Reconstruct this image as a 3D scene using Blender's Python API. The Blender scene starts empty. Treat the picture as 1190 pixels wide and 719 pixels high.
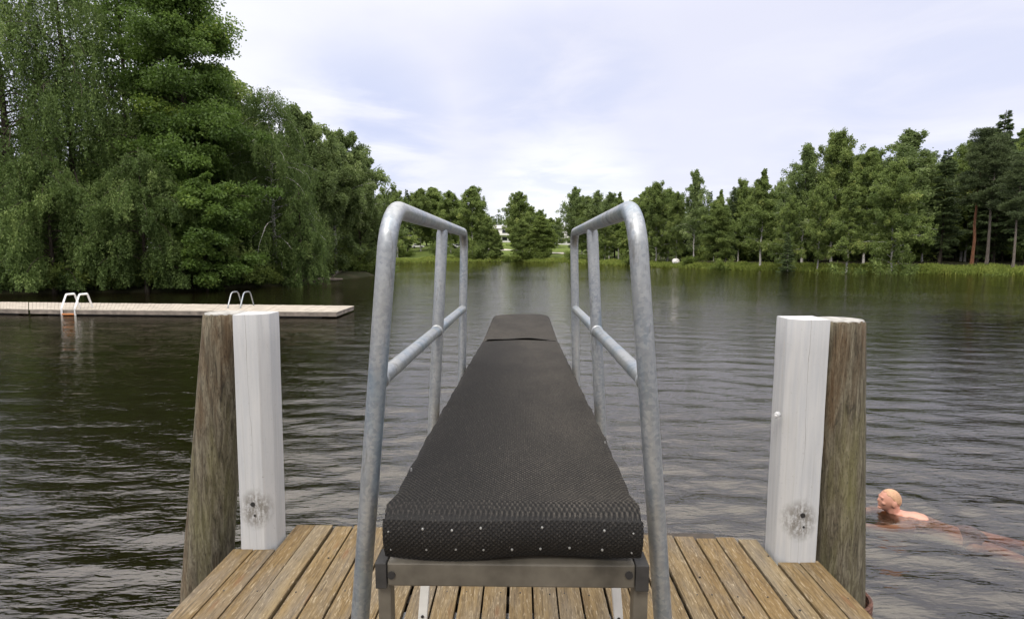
import bpy, bmesh, math, random
import numpy as np
from mathutils import Vector, Matrix

R = math.radians
scene = bpy.context.scene
COL = scene.collection
rng = np.random.default_rng(7)
random.seed(7)

# ------------------------------------------------------------------ camera
F, CX, CY = 620.0, 595.0, 359.5          # focal length / centre for a 1190 x 719 picture
CAM_Z, WATER = 1.65, -0.55
cam_d = bpy.data.cameras.new('camera')
cam = bpy.data.objects.new('camera', cam_d)
COL.objects.link(cam)
cam.location = (0, 0, CAM_Z)
cam.rotation_euler = (R(90 - 5.94), 0, R(1.0))
cam_d.sensor_width = 36.0
cam_d.lens = F / 1190 * 36
cam_d.clip_start, cam_d.clip_end = 0.05, 8000
scene.camera = cam
ROT = cam.rotation_euler.to_matrix()


def ray(px, py):
    return ROT @ Vector(((px - CX) / F, (CY - py) / F, -1))


def at_z(px, py, z):
    d = ray(px, py)
    return Vector((0, 0, CAM_Z)) + d * ((z - CAM_Z) / d.z)


def at_y(px, py, y):
    d = ray(px, py)
    return Vector((0, 0, CAM_Z)) + d * (y / d.y)


# ------------------------------------------------------------------ helpers
def tag(o, label=None, cat=None, group=None, kind=None):
    if label: o['label'] = label
    if cat: o['category'] = cat
    if group: o['group'] = group
    if kind: o['kind'] = kind
    return o


def empty(name, loc=(0, 0, 0), rz=0.0):
    o = bpy.data.objects.new(name, None)
    o.empty_display_size = 0.2
    COL.objects.link(o)
    o.location = loc
    o.rotation_euler = (0, 0, rz)
    return o


def link_mesh(name, me, mat=None, parent=None, smooth=False):
    o = bpy.data.objects.new(name, me)
    COL.objects.link(o)
    if mat: me.materials.append(mat)
    if parent: o.parent = parent
    if smooth: me.polygons.foreach_set('use_smooth', [True] * len(me.polygons))
    return o


def np_mesh(name, V, Fc, tint=None, smooth=False):
    """V (n,3); Fc (m,k) faces all of one size"""
    me = bpy.data.meshes.new(name)
    V = np.asarray(V, dtype=np.float32); Fc = np.asarray(Fc, dtype=np.int32)
    m, k = Fc.shape
    me.vertices.add(len(V)); me.vertices.foreach_set('co', V.ravel())
    me.loops.add(m * k); me.loops.foreach_set('vertex_index', Fc.ravel())
    me.polygons.add(m)
    me.polygons.foreach_set('loop_start', np.arange(m, dtype=np.int32) * k)
    me.polygons.foreach_set('loop_total', np.full(m, k, dtype=np.int32))
    if smooth: me.polygons.foreach_set('use_smooth', np.ones(m, dtype=bool))
    if tint is not None:
        a = me.attributes.new('tint', 'FLOAT', 'POINT')
        a.data.foreach_set('value', np.asarray(tint, dtype=np.float32))
    me.update(calc_edges=True)
    return me


class MB:
    """collects boxes, tubes and prisms; build() links them as ONE mesh object"""
    def __init__(s): s.v = []; s.f = []; s.t = []
    def add(s, V, Fs, t=0.5):
        n = len(s.v); s.v += [tuple(p) for p in V]; s.f += [tuple(i + n for i in f) for f in Fs]
        s.t += [t] * len(V)
    def box(s, x0, x1, y0, y1, z0, z1, t=0.5, M=None):
        V = [Vector((x, y, z)) for z in (z0, z1) for y in (y0, y1) for x in (x0, x1)]
        if M: V = [M @ p for p in V]
        s.add(V, [(0, 2, 3, 1), (4, 5, 7, 6), (0, 1, 5, 4), (2, 6, 7, 3), (0, 4, 6, 2), (1, 3, 7, 5)], t)
    def tube(s, pts, r, n=12, caps=True, t=0.5):
        pts = [Vector(p) for p in pts]
        rs = r if hasattr(r, '__len__') else [r] * len(pts)
        rings = []; up = None
        for i, p in enumerate(pts):
            d = (pts[min(i + 1, len(pts) - 1)] - pts[max(i - 1, 0)]).normalized()
            if up is None:
                a = Vector((0, 0, 1)) if abs(d.z) < .9 else Vector((0, 1, 0))
                up = (a - d * a.dot(d)).normalized()
            else:
                up = (up - d * up.dot(d)).normalized()
            sd = d.cross(up)
            rings.append([p + (up * math.cos(2 * math.pi * k / n) + sd * math.sin(2 * math.pi * k / n)) * rs[i] for k in range(n)])
        V = [q for rg in rings for q in rg]
        Fs = []
        for i in range(len(pts) - 1):
            for k in range(n):
                a, b = i * n + k, i * n + (k + 1) % n
                Fs.append((a, a + n, b + n, b))
        if caps:
            Fs.append(tuple(range(n))); Fs.append(tuple(range(len(V) - 1, len(V) - n - 1, -1)))
        s.add(V, Fs, t)
    def prism(s, poly, z0, z1, t=0.5, top=None):
        n = len(poly); top = top or poly
        V = [(x, y, z0) for x, y in poly] + [(x, y, z1) for x, y in top]
        Fs = [(i, (i + 1) % n, (i + 1) % n + n, i + n) for i in range(n)] + [tuple(range(n - 1, -1, -1)), tuple(range(n, 2 * n))]
        s.add(V, Fs, t)
    def build(s, name, mat, parent=None, smooth=False, bevel=0, seg=2, loc=None, recalc=True):
        me = bpy.data.meshes.new(name)
        me.from_pydata(s.v, [], s.f)
        a = me.attributes.new('tint', 'FLOAT', 'POINT')
        a.data.foreach_set('value', np.asarray(s.t, dtype=np.float32))
        if bevel or recalc:
            bm = bmesh.new(); bm.from_mesh(me)
            if bevel:
                bmesh.ops.bevel(bm, geom=list(bm.edges), offset=bevel, segments=seg, affect='EDGES', profile=.6)
            bmesh.ops.recalc_face_normals(bm, faces=bm.faces)
            bm.to_mesh(me); bm.free()
        o = link_mesh(name, me, mat, parent)
        if smooth:
            me.polygons.foreach_set('use_smooth', [True] * len(me.polygons))
            try: me.set_sharp_from_angle(angle=R(40))
            except Exception: pass
        if loc is not None: o.location = loc
        return o


def arc_path(pts, rad, n=7):
    """polyline with rounded corners"""
    pts = [Vector(p) for p in pts]; out = [pts[0]]
    for i in range(1, len(pts) - 1):
        p = pts[i]; a = (pts[i - 1] - p); b = (pts[i + 1] - p)
        ang = a.angle(b); t = min(rad / math.tan(ang / 2), a.length * .48, b.length * .48)
        A, B = p + a.normalized() * t, p + b.normalized() * t
        # circular arc by slerp around the centre
        c = p + (a.normalized() + b.normalized()).normalized() * (t / math.cos(ang / 2))
        va, vb = A - c, B - c
        th = va.angle(vb)
        for k in range(n + 1):
            u = k / n
            out.append(c + (va * math.sin((1 - u) * th) + vb * math.sin(u * th)) / math.sin(th))
    out.append(pts[-1])
    return out


def densify(pts, step):
    out = []
    for a, b in zip(pts[:-1], pts[1:]):
        n = max(1, int((b - a).length / step))
        out += [a.lerp(b, k / n) for k in range(n)]
    return out + [pts[-1]]


# ------------------------------------------------------------------ materials
class NT:
    def __init__(s, name):
        s.m = bpy.data.materials.new(name); s.m.use_nodes = True
        s.t = s.m.node_tree; s.t.nodes.clear()
        s.out = s.t.nodes.new('ShaderNodeOutputMaterial')
    def n(s, typ, **kw):
        nd = s.t.nodes.new(typ)
        for k, v in kw.items():
            if k in nd.inputs: s.set(nd.inputs[k], v)
            else: setattr(nd, k, v)
        return nd
    def set(s, inp, v):
        if isinstance(v, bpy.types.NodeSocket): s.t.links.new(v, inp)
        else: inp.default_value = v
    def link(s, a, b): s.t.links.new(a, b)
    def coord(s, scale=(1, 1, 1), kind='Object', add=None):
        c = s.n('ShaderNodeTexCoord').outputs[kind]
        mp = s.n('ShaderNodeMapping'); mp.inputs['Scale'].default_value = scale
        s.link(c, mp.inputs['Vector'])
        if add is not None: s.link(add, mp.inputs['Location'])
        return mp.outputs[0]
    def noise(s, vec, scale=5, detail=4, rough=.55, dist=0):
        nd = s.n('ShaderNodeTexNoise'); s.link(vec, nd.inputs['Vector'])
        nd.inputs['Scale'].default_value = scale; nd.inputs['Detail'].default_value = detail
        nd.inputs['Roughness'].default_value = rough; nd.inputs['Distortion'].default_value = dist
        return nd.outputs['Fac']
    def ramp(s, fac, stops, interp='LINEAR'):
        nd = s.n('ShaderNodeValToRGB'); s.link(fac, nd.inputs[0]); cr = nd.color_ramp; cr.interpolation = interp
        while len(cr.elements) < len(stops): cr.elements.new(.5)
        for e, (p, c) in zip(cr.elements, stops):
            e.position = p; e.color = (*c, 1) if len(c) == 3 else c
        return nd.outputs[0]
    def val(s, fac, a, b, c=0., d=1.):
        nd = s.n('ShaderNodeMapRange'); s.link(fac, nd.inputs[0])
        for i, v in enumerate((a, b, c, d)): nd.inputs[i + 1].default_value = v
        return nd.outputs[0]
    def mix(s, fac, a, b, mode='MIX'):
        nd = s.n('ShaderNodeMix', data_type='RGBA', blend_type=mode)
        s.set(nd.inputs[0], fac)
        for i, v in ((6, a), (7, b)):
            s.set(nd.inputs[i], v if isinstance(v, bpy.types.NodeSocket) else ((*v, 1) if len(v) == 3 else v))
        return nd.outputs[2]
    def math(s, op, a, b=0.):
        nd = s.n('ShaderNodeMath', operation=op); s.set(nd.inputs[0], a); s.set(nd.inputs[1], b); return nd.outputs[0]
    def attr(s, name='tint'):
        return s.n('ShaderNodeAttribute', attribute_name=name).outputs['Fac']
    def bump(s, h, dist=.002, strength=1., normal=None):
        nd = s.n('ShaderNodeBump'); s.link(h, nd.inputs['Height'])
        nd.inputs['Distance'].default_value = dist; nd.inputs['Strength'].default_value = strength
        if normal is not None: s.link(normal, nd.inputs['Normal'])
        return nd.outputs[0]
    def pbr(s, color, rough=.6, metal=0., bump=None, spec=.5):
        p = s.n('ShaderNodeBsdfPrincipled')
        s.set(p.inputs['Base Color'], color if isinstance(color, bpy.types.NodeSocket) else (*color, 1))
        s.set(p.inputs['Roughness'], rough); s.set(p.inputs['Metallic'], metal)
        p.inputs['Specular IOR Level'].default_value = spec
        if bump is not None: s.link(bump, p.inputs['Normal'])
        s.link(p.outputs[0], s.out.inputs['Surface'])
        return s.m


def mat_plain(name, c, rough=.6, metal=0., var=.25, scale=20):
    t = NT(name); v = t.noise(t.coord(), scale, 4)
    col = t.mix(t.val(v, .3, .7), tuple(x * (1 - var) for x in c), tuple(min(1, x * (1 + var)) for x in c))
    return t.pbr(col, rough, metal, t.bump(v, .001, .3))


def mat_decking():
    t = NT('weathered_decking'); ti = t.attr()
    off = t.n('ShaderNodeCombineXYZ'); t.link(t.math('MULTIPLY', ti, 37.), off.inputs[0]); t.link(t.math('MULTIPLY', ti, 91.), off.inputs[1])
    g = t.noise(t.coord((70, 2.6, 40), add=off.outputs[0]), 1, 6, .65, .6)
    fine = t.noise(t.coord((260, 14, 100), add=off.outputs[0]), 1, 4, .7, .3)
    big = t.noise(t.coord((6, 1.6, 3), add=off.outputs[0]), 1, 4, .6)
    spl = t.noise(t.coord((170, 16, 60), add=off.outputs[0]), 1, 3, .5, 1.2)
    base = t.ramp(ti, [(0, (.168, .113, .049)), (.35, (.225, .160, .074)), (.7, (.19, .136, .066)), (1, (.232, .178, .097))])
    c = t.mix(t.math('MULTIPLY', t.val(g, .44, .66), .8), base, (.058, .039, .02), 'MIX')
    c = t.mix(t.math('MULTIPLY', t.val(big, .45, .75), .75), c, (.17, .152, .125))
    c = t.mix(t.math('MULTIPLY', t.val(big, .5, .25), .45), c, (.20, .125, .045))
    c = t.mix(t.math('MULTIPLY', t.val(spl, .585, .66), .7), c, (.40, .33, .22))
    c = t.mix(t.math('MULTIPLY', t.val(fine, .53, .66), .8), c, (.05, .033, .018))
    # knots
    vo = t.n('ShaderNodeTexVoronoi'); t.link(t.coord((9, 2.2, 1), add=off.outputs[0]), vo.inputs['Vector']); vo.inputs['Scale'].default_value = 1
    c = t.mix(t.math('MULTIPLY', t.val(vo.outputs['Distance'], .16, .06), .7), c, (.16, .085, .04))
    h = t.math('ADD', t.math('MULTIPLY', g, .6), t.math('MULTIPLY', fine, .5))
    return t.pbr(c, .8, 0, t.bump(h, .004, .9), .25)


def mat_white_post():
    t = NT('peeling_white_paint')
    w = t.noise(t.coord((10, 10, .8)), 4, 5, .6)
    pl = t.noise(t.coord((22, 22, 4)), 1, 6, .7, .8)
    c = t.mix(t.val(w, .3, .7), (.42, .43, .435), (.50, .50, .485))
    c = t.mix(t.math('MULTIPLY', t.val(pl, .66, .72), .8), c, (.52, .46, .36))
    st = t.noise(t.coord((60, 60, 1.2)), 1, 3, .6)
    c = t.mix(t.math('MULTIPLY', t.val(st, .53, .72), .25), c, (.30, .29, .26))
    sp_ = t.noise(t.coord((90, 90, 60)), 1, 3, .7)
    c = t.mix(t.math('MULTIPLY', t.val(sp_, .64, .72), .55), c, (.22, .20, .17))
    # vertical drying crack, wandering
    sep = t.n('ShaderNodeSeparateXYZ'); t.link(t.coord(), sep.inputs[0])
    wob = t.noise(t.coord((0, 0, 2.2)), 1, 5, .6)
    for x0, wd in ((-.022, .0011),):
        dx = t.math('ABSOLUTE', t.math('ADD', sep.outputs[0], t.math('ADD', t.math('MULTIPLY', wob, .05), x0)))
        c = t.mix(t.math('MULTIPLY', t.math('MULTIPLY', t.val(dx, wd * 1.6, wd * .5), t.val(w, .35, .6)), .8), c, (.16, .14, .12))
    # worn grey patch near the foot, where a fitting used to be
    px = t.math('ABSOLUTE', t.math('SUBTRACT', sep.outputs[0], .0))
    pz = t.math('ABSOLUTE', t.math('SUBTRACT', sep.outputs[2], .235))
    sc = t.noise(t.coord((38, 38, 22)), 1, 6, .75)
    box = t.val(t.math('ADD', t.math('ADD', t.math('POWER', t.math('MULTIPLY', px, 12.), 2.), t.math('POWER', t.math('MULTIPLY', pz, 9.), 2.)), t.math('MULTIPLY', sc, 1.1)), 1.9, .9)
    c = t.mix(t.math('MULTIPLY', t.math('MULTIPLY', box, t.val(sc, .40, .56)), .85), c, (.13, .115, .09))
    h = t.math('ADD', w, t.math('MULTIPLY', pl, .4))
    return t.pbr(c, .55, 0, t.bump(h, .004, .6), .4)


def mat_pile():
    t = NT('weathered_pile_wood')
    g = t.noise(t.coord((48, 48, 5)), 1, 7, .75, .8)
    b = t.noise(t.coord((7, 7, 1.1)), 1, 4, .6)
    f = t.noise(t.coord((150, 150, 34)), 1, 4, .75)
    c = t.ramp(g, [(.34, (.032, .027, .019)), (.5, (.125, .108, .074)), (.66, (.25, .225, .16))])
    c = t.mix(t.math('MULTIPLY', t.val(b, .5, .7), .6), c, (.17, .16, .065))
    c = t.mix(t.math('MULTIPLY', t.val(b, .48, .3), .55), c, (.15, .085, .04))
    c = t.mix(t.math('MULTIPLY', t.val(f, .52, .68), .75), c, (.032, .027, .02))
    sep = t.n('ShaderNodeSeparateXYZ'); t.link(t.coord(), sep.inputs[0])
    return t.pbr(c, .85, 0, t.bump(t.math('ADD', g, t.math('MULTIPLY', f, .4)), .008, .9), .2)


def mat_galv():
    t = NT('galvanised_steel')
    vo = t.n('ShaderNodeTexVoronoi'); t.link(t.coord(), vo.inputs['Vector']); vo.inputs['Scale'].default_value = 150
    sp = t.n('ShaderNodeSeparateColor'); t.link(vo.outputs['Color'], sp.inputs[0])
    st = t.noise(t.coord((9, 9, 2.4)), 1, 5, .65)
    sm = t.noise(t.coord((30, 30, 8)), 1, 4, .7)
    c = t.mix(sp.outputs[0], (.26, .285, .305), (.37, .39, .405))
    c = t.mix(t.math('MULTIPLY', t.val(st, .45, .7), .65), c, (.40, .395, .36))
    c = t.mix(t.math('MULTIPLY', t.val(st, .48, .30), .65), c, (.21, .30, .37))
    c = t.mix(t.math('MULTIPLY', t.val(sm, .58, .70), .6), c, (.15, .145, .13))
    return t.pbr(c, t.val(sm, .3, .7, .34, .55), t.val(st, .3, .8, .85, .6), t.bump(sm, .0006, .5), .5)


def mat_mat():
    t = NT('black_rubber_mat')
    d = t.noise(t.coord((7, 3, 7)), 1, 5, .6); f = t.noise(t.coord(), 190, 2)
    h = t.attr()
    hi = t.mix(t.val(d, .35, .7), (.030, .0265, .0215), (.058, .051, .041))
    c = t.mix(t.val(h, .42, .92), (.0025, .0022, .002), hi)  # hollows between the raised dots painted near black, shade put into the colour
    gr = t.noise(t.coord((1, .6, 1)), 260, 2, .6)
    c = t.mix(t.math('MULTIPLY', t.val(gr, .50, .64), .6), c, (.006, .0055, .005))
    c = t.mix(t.math('MULTIPLY', t.val(gr, .44, .33), .25), c, (.10, .09, .075))
    c = t.mix(t.math('MULTIPLY', t.val(f, .69, .76), .4), c, (.14, .13, .11))
    return t.pbr(c, .72, 0, t.bump(f, .0008, .5), .35)


def mat_leaf(name, dark, light, yellow=None, trans=.47):
    t = NT(name); ti = t.attr()
    stops = [(0, dark), (.75, light)] + ([(1, yellow)] if yellow else [])
    c = t.ramp(ti, stops)
    oi = t.n('ShaderNodeObjectInfo').outputs['Random']
    c = t.mix(t.math('MULTIPLY', oi, .35), c, tuple((a + b) * .36 for a, b in zip(dark, light)))
    p = t.n('ShaderNodeBsdfPrincipled'); t.link(c, p.inputs['Base Color'])
    p.inputs['Roughness'].default_value = .55; p.inputs['Specular IOR Level'].default_value = .25
    tr = t.n('ShaderNodeBsdfTranslucent'); t.link(c, tr.inputs[0])
    ms = t.n('ShaderNodeMixShader'); ms.inputs[0].default_value = trans
    t.link(p.outputs[0], ms.inputs[1]); t.link(tr.outputs[0], ms.inputs[2])
    t.link(ms.outputs[0], t.out.inputs['Surface'])
    return t.m


def mat_bark(name, a, b, stretch=(14, 14, 3), low=None):
    t = NT(name); g = t.noise(t.coord(stretch), 1, 5, .7, .5)
    c = t.ramp(g, [(.35, a), (.62, b)])
    return t.pbr(c, .9, 0, t.bump(g, .02, .7), .2)


M = {
    'deck': mat_decking(), 'white_post': mat_white_post(), 'pile': mat_pile(), 'galv': mat_galv(), 'rubber': mat_mat(),
    'frame': mat_plain('dull_grey_steel', (.11, .10, .08), .5, .35, .5, 9),
    'dark_steel': mat_plain('dark_steel_plate', (.035, .034, .032), .6, .3, .3, 30),
    'white_leg': mat_plain('off_white_enamel', (.66, .66, .62), .45, 0, .12, 14),
    'screw': mat_plain('zinc_screw', (.30, .30, .285), .35, .4, .1, 50),
    'hole': mat_plain('painted_hole_black', (.012, .011, .01), .8),
    'cap': mat_plain('dimmed_white_cap', (.31, .30, .27), .75, 0, .45, 26),  # colour greyed so the brightly lit pile top doesn't blow out
    'joist': mat_plain('dark_timber', (.05, .04, .03), .8),
    'grey_beam': mat_plain('pale_grey_beam', (.42, .43, .43), .5, .2, .2, 12),
    'board_wood': mat_plain('old_plank_wood', (.19, .15, .09), .75, 0, .3, 12),
    'rust': mat_plain('rusty_iron', (.10, .045, .03), .8, .1, .5, 40),
    'dock': mat_plain('bleached_dock_boards', (.36, .32, .26), .8, 0, .2, 3),
    'dock_side': mat_plain('grey_dock_fascia', (.20, .17, .14), .8, 0, .4, 4),
    'float': mat_plain('dock_float', (.05, .045, .04), .8),
    'white_metal': mat_plain('white_ladder_paint', (.80, .80, .77), .4, 0, .08, 10),
    'orange_rust': mat_plain('orange_rusty_step', (.45, .17, .05), .7, 0, .3, 20),
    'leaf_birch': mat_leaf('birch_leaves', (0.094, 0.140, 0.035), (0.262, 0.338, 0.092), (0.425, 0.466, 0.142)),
    'leaf_weep': mat_leaf('weeping_birch_leaves', (0.060, 0.099, 0.025), (0.178, 0.256, 0.071), (0.310, 0.393, 0.127)),
    'leaf_maple': mat_leaf('maple_leaves', (0.055, 0.099, 0.019), (0.159, 0.250, 0.047), (0.325, 0.417, 0.073)),
    'leaf_aspen': mat_leaf('aspen_leaves', (0.088, 0.131, 0.041), (0.246, 0.321, 0.108), (0.428, 0.498, 0.209)),
    'leaf_fir': mat_leaf('spruce_needles', (0.048, 0.076, 0.029), (0.134, 0.186, 0.069), None, .22),
    'leaf_pine': mat_leaf('pine_needles', (0.051, 0.074, 0.033), (0.138, 0.180, 0.069), None, .22),
    'leaf_bush': mat_leaf('willow_bush_leaves', (0.086, 0.125, 0.028), (0.244, 0.319, 0.074), (0.383, 0.446, 0.109)),
    'herb': mat_leaf('bank_herbs', (0.090, 0.132, 0.024), (0.270, 0.330, 0.068), (0.456, 0.480, 0.132), .35),
    'bark_birch': mat_bark('birch_bark', (.10, .09, .08), (.62, .60, .55), (8, 8, 9)),
    'bark_dark': mat_bark('dark_bark', (.020, .016, .012), (.075, .060, .045)),
    'bark_grey': mat_bark('grey_pine_bark', (.07, .06, .05), (.20, .17, .14)),
    'bark_red': mat_bark('red_pine_bark', (.09, .045, .028), (.24, .11, .06)),
}

# ------------------------------------------------------------------ sky, sun
w = bpy.data.worlds.new('World'); scene.world = w; w.use_nodes = True
SUN_EL, SUN_AZ = 52.0, 205.0            # azimuth clockwise from +y: behind the camera, a little left
nt = w.node_tree; nt.nodes.clear()
out = nt.nodes.new('ShaderNodeOutputWorld'); bg = nt.nodes.new('ShaderNodeBackground')
bg.inputs['Strength'].default_value = .1
nt.links.new(bg.outputs[0], out.inputs[0])
sky = nt.nodes.new('ShaderNodeTexSky'); sky.sky_type = 'NISHITA'; sky.sun_disc = False
sky.sun_elevation = R(SUN_EL); sky.sun_rotation = R(SUN_AZ); sky.air_density = 1.0; sky.dust_density = 1.5


def wn(typ, **kw):
    n = nt.nodes.new(typ)
    for k, v in kw.items():
        if k in n.inputs:
            if isinstance(v, bpy.types.NodeSocket): nt.links.new(v, n.inputs[k])
            else: n.inputs[k].default_value = v
        else: setattr(n, k, v)
    return n


def wmath(op, a, b=0.):
    n = nt.nodes.new('ShaderNodeMath'); n.operation = op
    for i, v in enumerate((a, b)):
        if isinstance(v, bpy.types.NodeSocket): nt.links.new(v, n.inputs[i])
        else: n.inputs[i].default_value = v
    return n.outputs[0]


def wmix(f, a, b, mode='MIX'):
    n = nt.nodes.new('ShaderNodeMix'); n.data_type = 'RGBA'; n.blend_type = mode
    for i, v in ((0, f), (6, a), (7, b)):
        if isinstance(v, bpy.types.NodeSocket): nt.links.new(v, n.inputs[i])
        else: n.inputs[i].default_value = v if i == 0 else (*v, 1)
    return n.outputs[2]


def wrange(f, a, b, c=0., d=1.):
    n = nt.nodes.new('ShaderNodeMapRange'); n.interpolation_type = 'SMOOTHSTEP'
    nt.links.new(f, n.inputs[0])
    for i, v in enumerate((a, b, c, d)): n.inputs[i + 1].default_value = v
    return n.outputs[0]


tc = wn('ShaderNodeTexCoord'); sp = wn('ShaderNodeSeparateXYZ'); nt.links.new(tc.outputs['Generated'], sp.inputs[0])
zc = wmath('ADD', wmath('MAXIMUM', sp.outputs[2], 0.0), .10)
cb = wn('ShaderNodeCombineXYZ')
nt.links.new(wmath('DIVIDE', sp.outputs[0], zc), cb.inputs[0]); nt.links.new(wmath('DIVIDE', sp.outputs[1], zc), cb.inputs[1])
mp = wn('ShaderNodeMapping'); mp.inputs['Location'].default_value = (3.1, 1.7, 0); nt.links.new(cb.outputs[0], mp.inputs[0])


def wnoise(scale, detail, rough, dist=0., vec=None):
    n = wn('ShaderNodeTexNoise'); nt.links.new(vec or mp.outputs[0], n.inputs['Vector'])
    n.inputs['Scale'].default_value = scale; n.inputs['Detail'].default_value = detail
    n.inputs['Roughness'].default_value = rough; n.inputs['Distortion'].default_value = dist
    return n.outputs['Fac']


n1 = wnoise(.33, 6, .52, .35); n2 = wnoise(.9, 5, .5, .2)
cl = wmath('ADD', wmath('MULTIPLY', n1, .7), wmath('MULTIPLY', n2, .3))


def lobe(px, py, deg_in, deg_out):
    d = ray(px, py).normalized(); n = wn('ShaderNodeVectorMath', operation='DOT_PRODUCT')
    nt.links.new(tc.outputs['Generated'], n.inputs[0]); n.inputs[1].default_value = d
    return wrange(n.outputs['Value'], math.cos(R(deg_out)), math.cos(R(deg_in)))


# one bright bank of cloud high on the left, thin blue openings lower down
white = wmath('MINIMUM', wmath('ADD', wrange(cl, .52, .68), wmath('MULTIPLY', lobe(370, 10, 4, 24), wrange(cl, .30, .56))), 1.0)
opening = wmath('MAXIMUM', wmath('MAXIMUM', lobe(425, 160, 1, 11), wmath('MULTIPLY', lobe(655, 135, 1, 13), .7)), wmath('MULTIPLY', lobe(1100, 130, 2, 16), .5))
n3 = wnoise(1.7, 7, .55, .5)
blue = wmath('MULTIPLY', opening, wrange(wmath('ADD', wmath('MULTIPLY', n2, .5), wmath('MULTIPLY', n3, .5)), .58, .40))
white = wmath('MINIMUM', wmath('ADD', white, wmath('MULTIPLY', wrange(n3, .46, .80), .15)), 1.0)
white = wmath('MINIMUM', wmath('ADD', white, wmath('MULTIPLY', lobe(655, 250, 1, 11), .9)), 1.0)
c = wmix(white, (6.8, 6.85, 8.0), (8.7, 8.7, 9.0))
c = wmix(wmath('MULTIPLY', blue, .75), c, (5.0, 5.5, 7.6))
# an overcast sky is brighter high up than at the horizon
c = wmix(1.0, c, wmix(wrange(sp.outputs[2], .36, .80), (1, 1, 1), (3.4, 3.25, 2.8)), 'MULTIPLY')
c = wmix(.12, c, sky.outputs[0])
nt.links.new(c, bg.inputs['Color'])

sd = bpy.data.lights.new('sun', 'SUN'); sd.energy = 1.5; sd.angle = R(18); sd.color = (1, .93, .82)
so = bpy.data.objects.new('sun', sd); COL.objects.link(so)
a, e = R(SUN_AZ), R(SUN_EL)
sdir = Vector((math.sin(a) * math.cos(e), math.cos(a) * math.cos(e), math.sin(e)))
so.rotation_euler = sdir.to_track_quat('Z', 'Y').to_euler(); so.location = sdir * 60

scene.view_settings.view_transform = 'Standard'; scene.view_settings.look = 'None'
scene.view_settings.exposure = 0.4; scene.view_settings.gamma = 1.0
scene.render.engine = 'CYCLES'
scene.cycles.use_denoising = True
scene.cycles.max_bounces = 7; scene.cycles.diffuse_bounces = 3; scene.cycles.glossy_bounces = 3
scene.cycles.transparent_max_bounces = 12; scene.cycles.transmission_bounces = 4; scene.cycles.volume_bounces = 0
scene.cycles.caustics_reflective = False; scene.cycles.caustics_refractive = False

# ------------------------------------------------------------------ lake outline and terrain
SH = [(px, py) for px, py in ((-120, 346), (0, 341.5), (200, 339), (335, 331.5), (372, 326), (405, 324), (436, 320))]
shore = [at_z(px, py, WATER).xy for px, py in SH]
shore += [Vector((-24, 80)), at_z(458, 306, WATER).xy, at_z(500, 304.6, WATER).xy, at_z(600, 304.0, WATER).xy,
          at_z(655, 305.0, WATER).xy, at_z(700, 307.5, WATER).xy, at_z(760, 310, WATER).xy, at_z(860, 313.6, WATER).xy,
          at_z(1000, 317, WATER).xy, at_z(1190, 320, WATER).xy]
front_n = len(shore)
shore += [Vector(p) for p in ((80, 46), (120, 20), (120, -60), (20, -90), (-60, -60), (-70, 10))]
POLY = np.array([(p.x, p.y) for p in shore])


def lake_sd(X, Y):
    """signed distance to the lake outline: negative on the water"""
    P = np.stack([np.ravel(X), np.ravel(Y)], 1); best = np.full(len(P), 1e9); inside = np.zeros(len(P), bool)
    n = len(POLY)
    for i in range(n):
        a, b = POLY[i], POLY[(i + 1) % n]; ab = b - a
        t = np.clip(((P - a) @ ab) / (ab @ ab), 0, 1)
        best = np.minimum(best, np.hypot(*(P - a - t[:, None] * ab).T))
        cond = ((a[1] > P[:, 1]) != (b[1] > P[:, 1]))
        xi = a[0] + (P[:, 1] - a[1]) / (b[1] - a[1] + 1e-12) * (b[0] - a[0])
        inside ^= cond & (P[:, 0] < xi)
    return np.where(inside, -best, best).reshape(np.shape(X))


def ground_h(X, Y):
    X = np.asarray(X, float); Y = np.asarray(Y, float)
    s = lake_sd(X, Y)
    und = .12 * np.sin(X * .9 + 1.3) * np.sin(Y * .7) + .1 * np.sin(X * .31 + Y * .23)
    land = np.clip(s / .8, 0, 1) * .28 + np.minimum(s, 30) * .045 + np.clip(s - 30, 0, 90) * .03 + und * np.clip(s / 3, 0, 1)
    land = land + 19 * np.exp(-(((X + 75) / 75) ** 2 + ((Y - 460) / 130) ** 2)) * np.clip(s / 60, 0, 1)
    cen = np.clip((Y - 100) / 30, 0, 1) * np.exp(-((X + 8) / 45) ** 2)
    land = land + cen * np.minimum(np.maximum(s - 2, 0), 60) * .07
    lake = np.maximum(s * .8, -2.8) - .05
    return WATER + np.where(s > 0, land, lake)


def gz(x, y): return float(ground_h(np.array([x]), np.array([y]))[0])


na, nr = 720, 230
rad = np.concatenate([[0.0], np.geomspace(6, 900, nr)])
ang = np.linspace(0, 2 * np.pi, na, endpoint=False)
RR, AA = np.meshgrid(rad, ang, indexing='ij')
X, Y = RR * np.sin(AA), RR * np.cos(AA)
Z = ground_h(X, Y)
V = np.stack([X, Y, Z], -1).reshape(-1, 3)
i, j = np.meshgrid(np.arange(nr), np.arange(na), indexing='ij')
Q = np.stack([i * na + j, i * na + (j + 1) % na, (i + 1) * na + (j + 1) % na, (i + 1) * na + j], -1).reshape(-1, 4)
S = lake_sd(X, Y).ravel()
lawn = np.clip((V[:, 1] - 95) / 30, 0, 1) * np.clip(1 - np.abs(V[:, 0] + 5) / 60, 0, 1) ** .3 * np.clip((320 - V[:, 1]) / 60, 0, 1) * (S > 0)
me = np_mesh('ground', V, Q, lawn, True)
t = NT('bank_earth_and_grass')
nz = t.noise(t.coord(), .35, 6, .65); nf = t.noise(t.coord(), 3.5, 4, .7)
c = t.mix(t.val(nz, .35, .65), (.030, .034, .014), (.055, .050, .028))
g = t.mix(t.val(nf, .3, .7), (.075, .115, .022), (.15, .19, .045))
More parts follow.
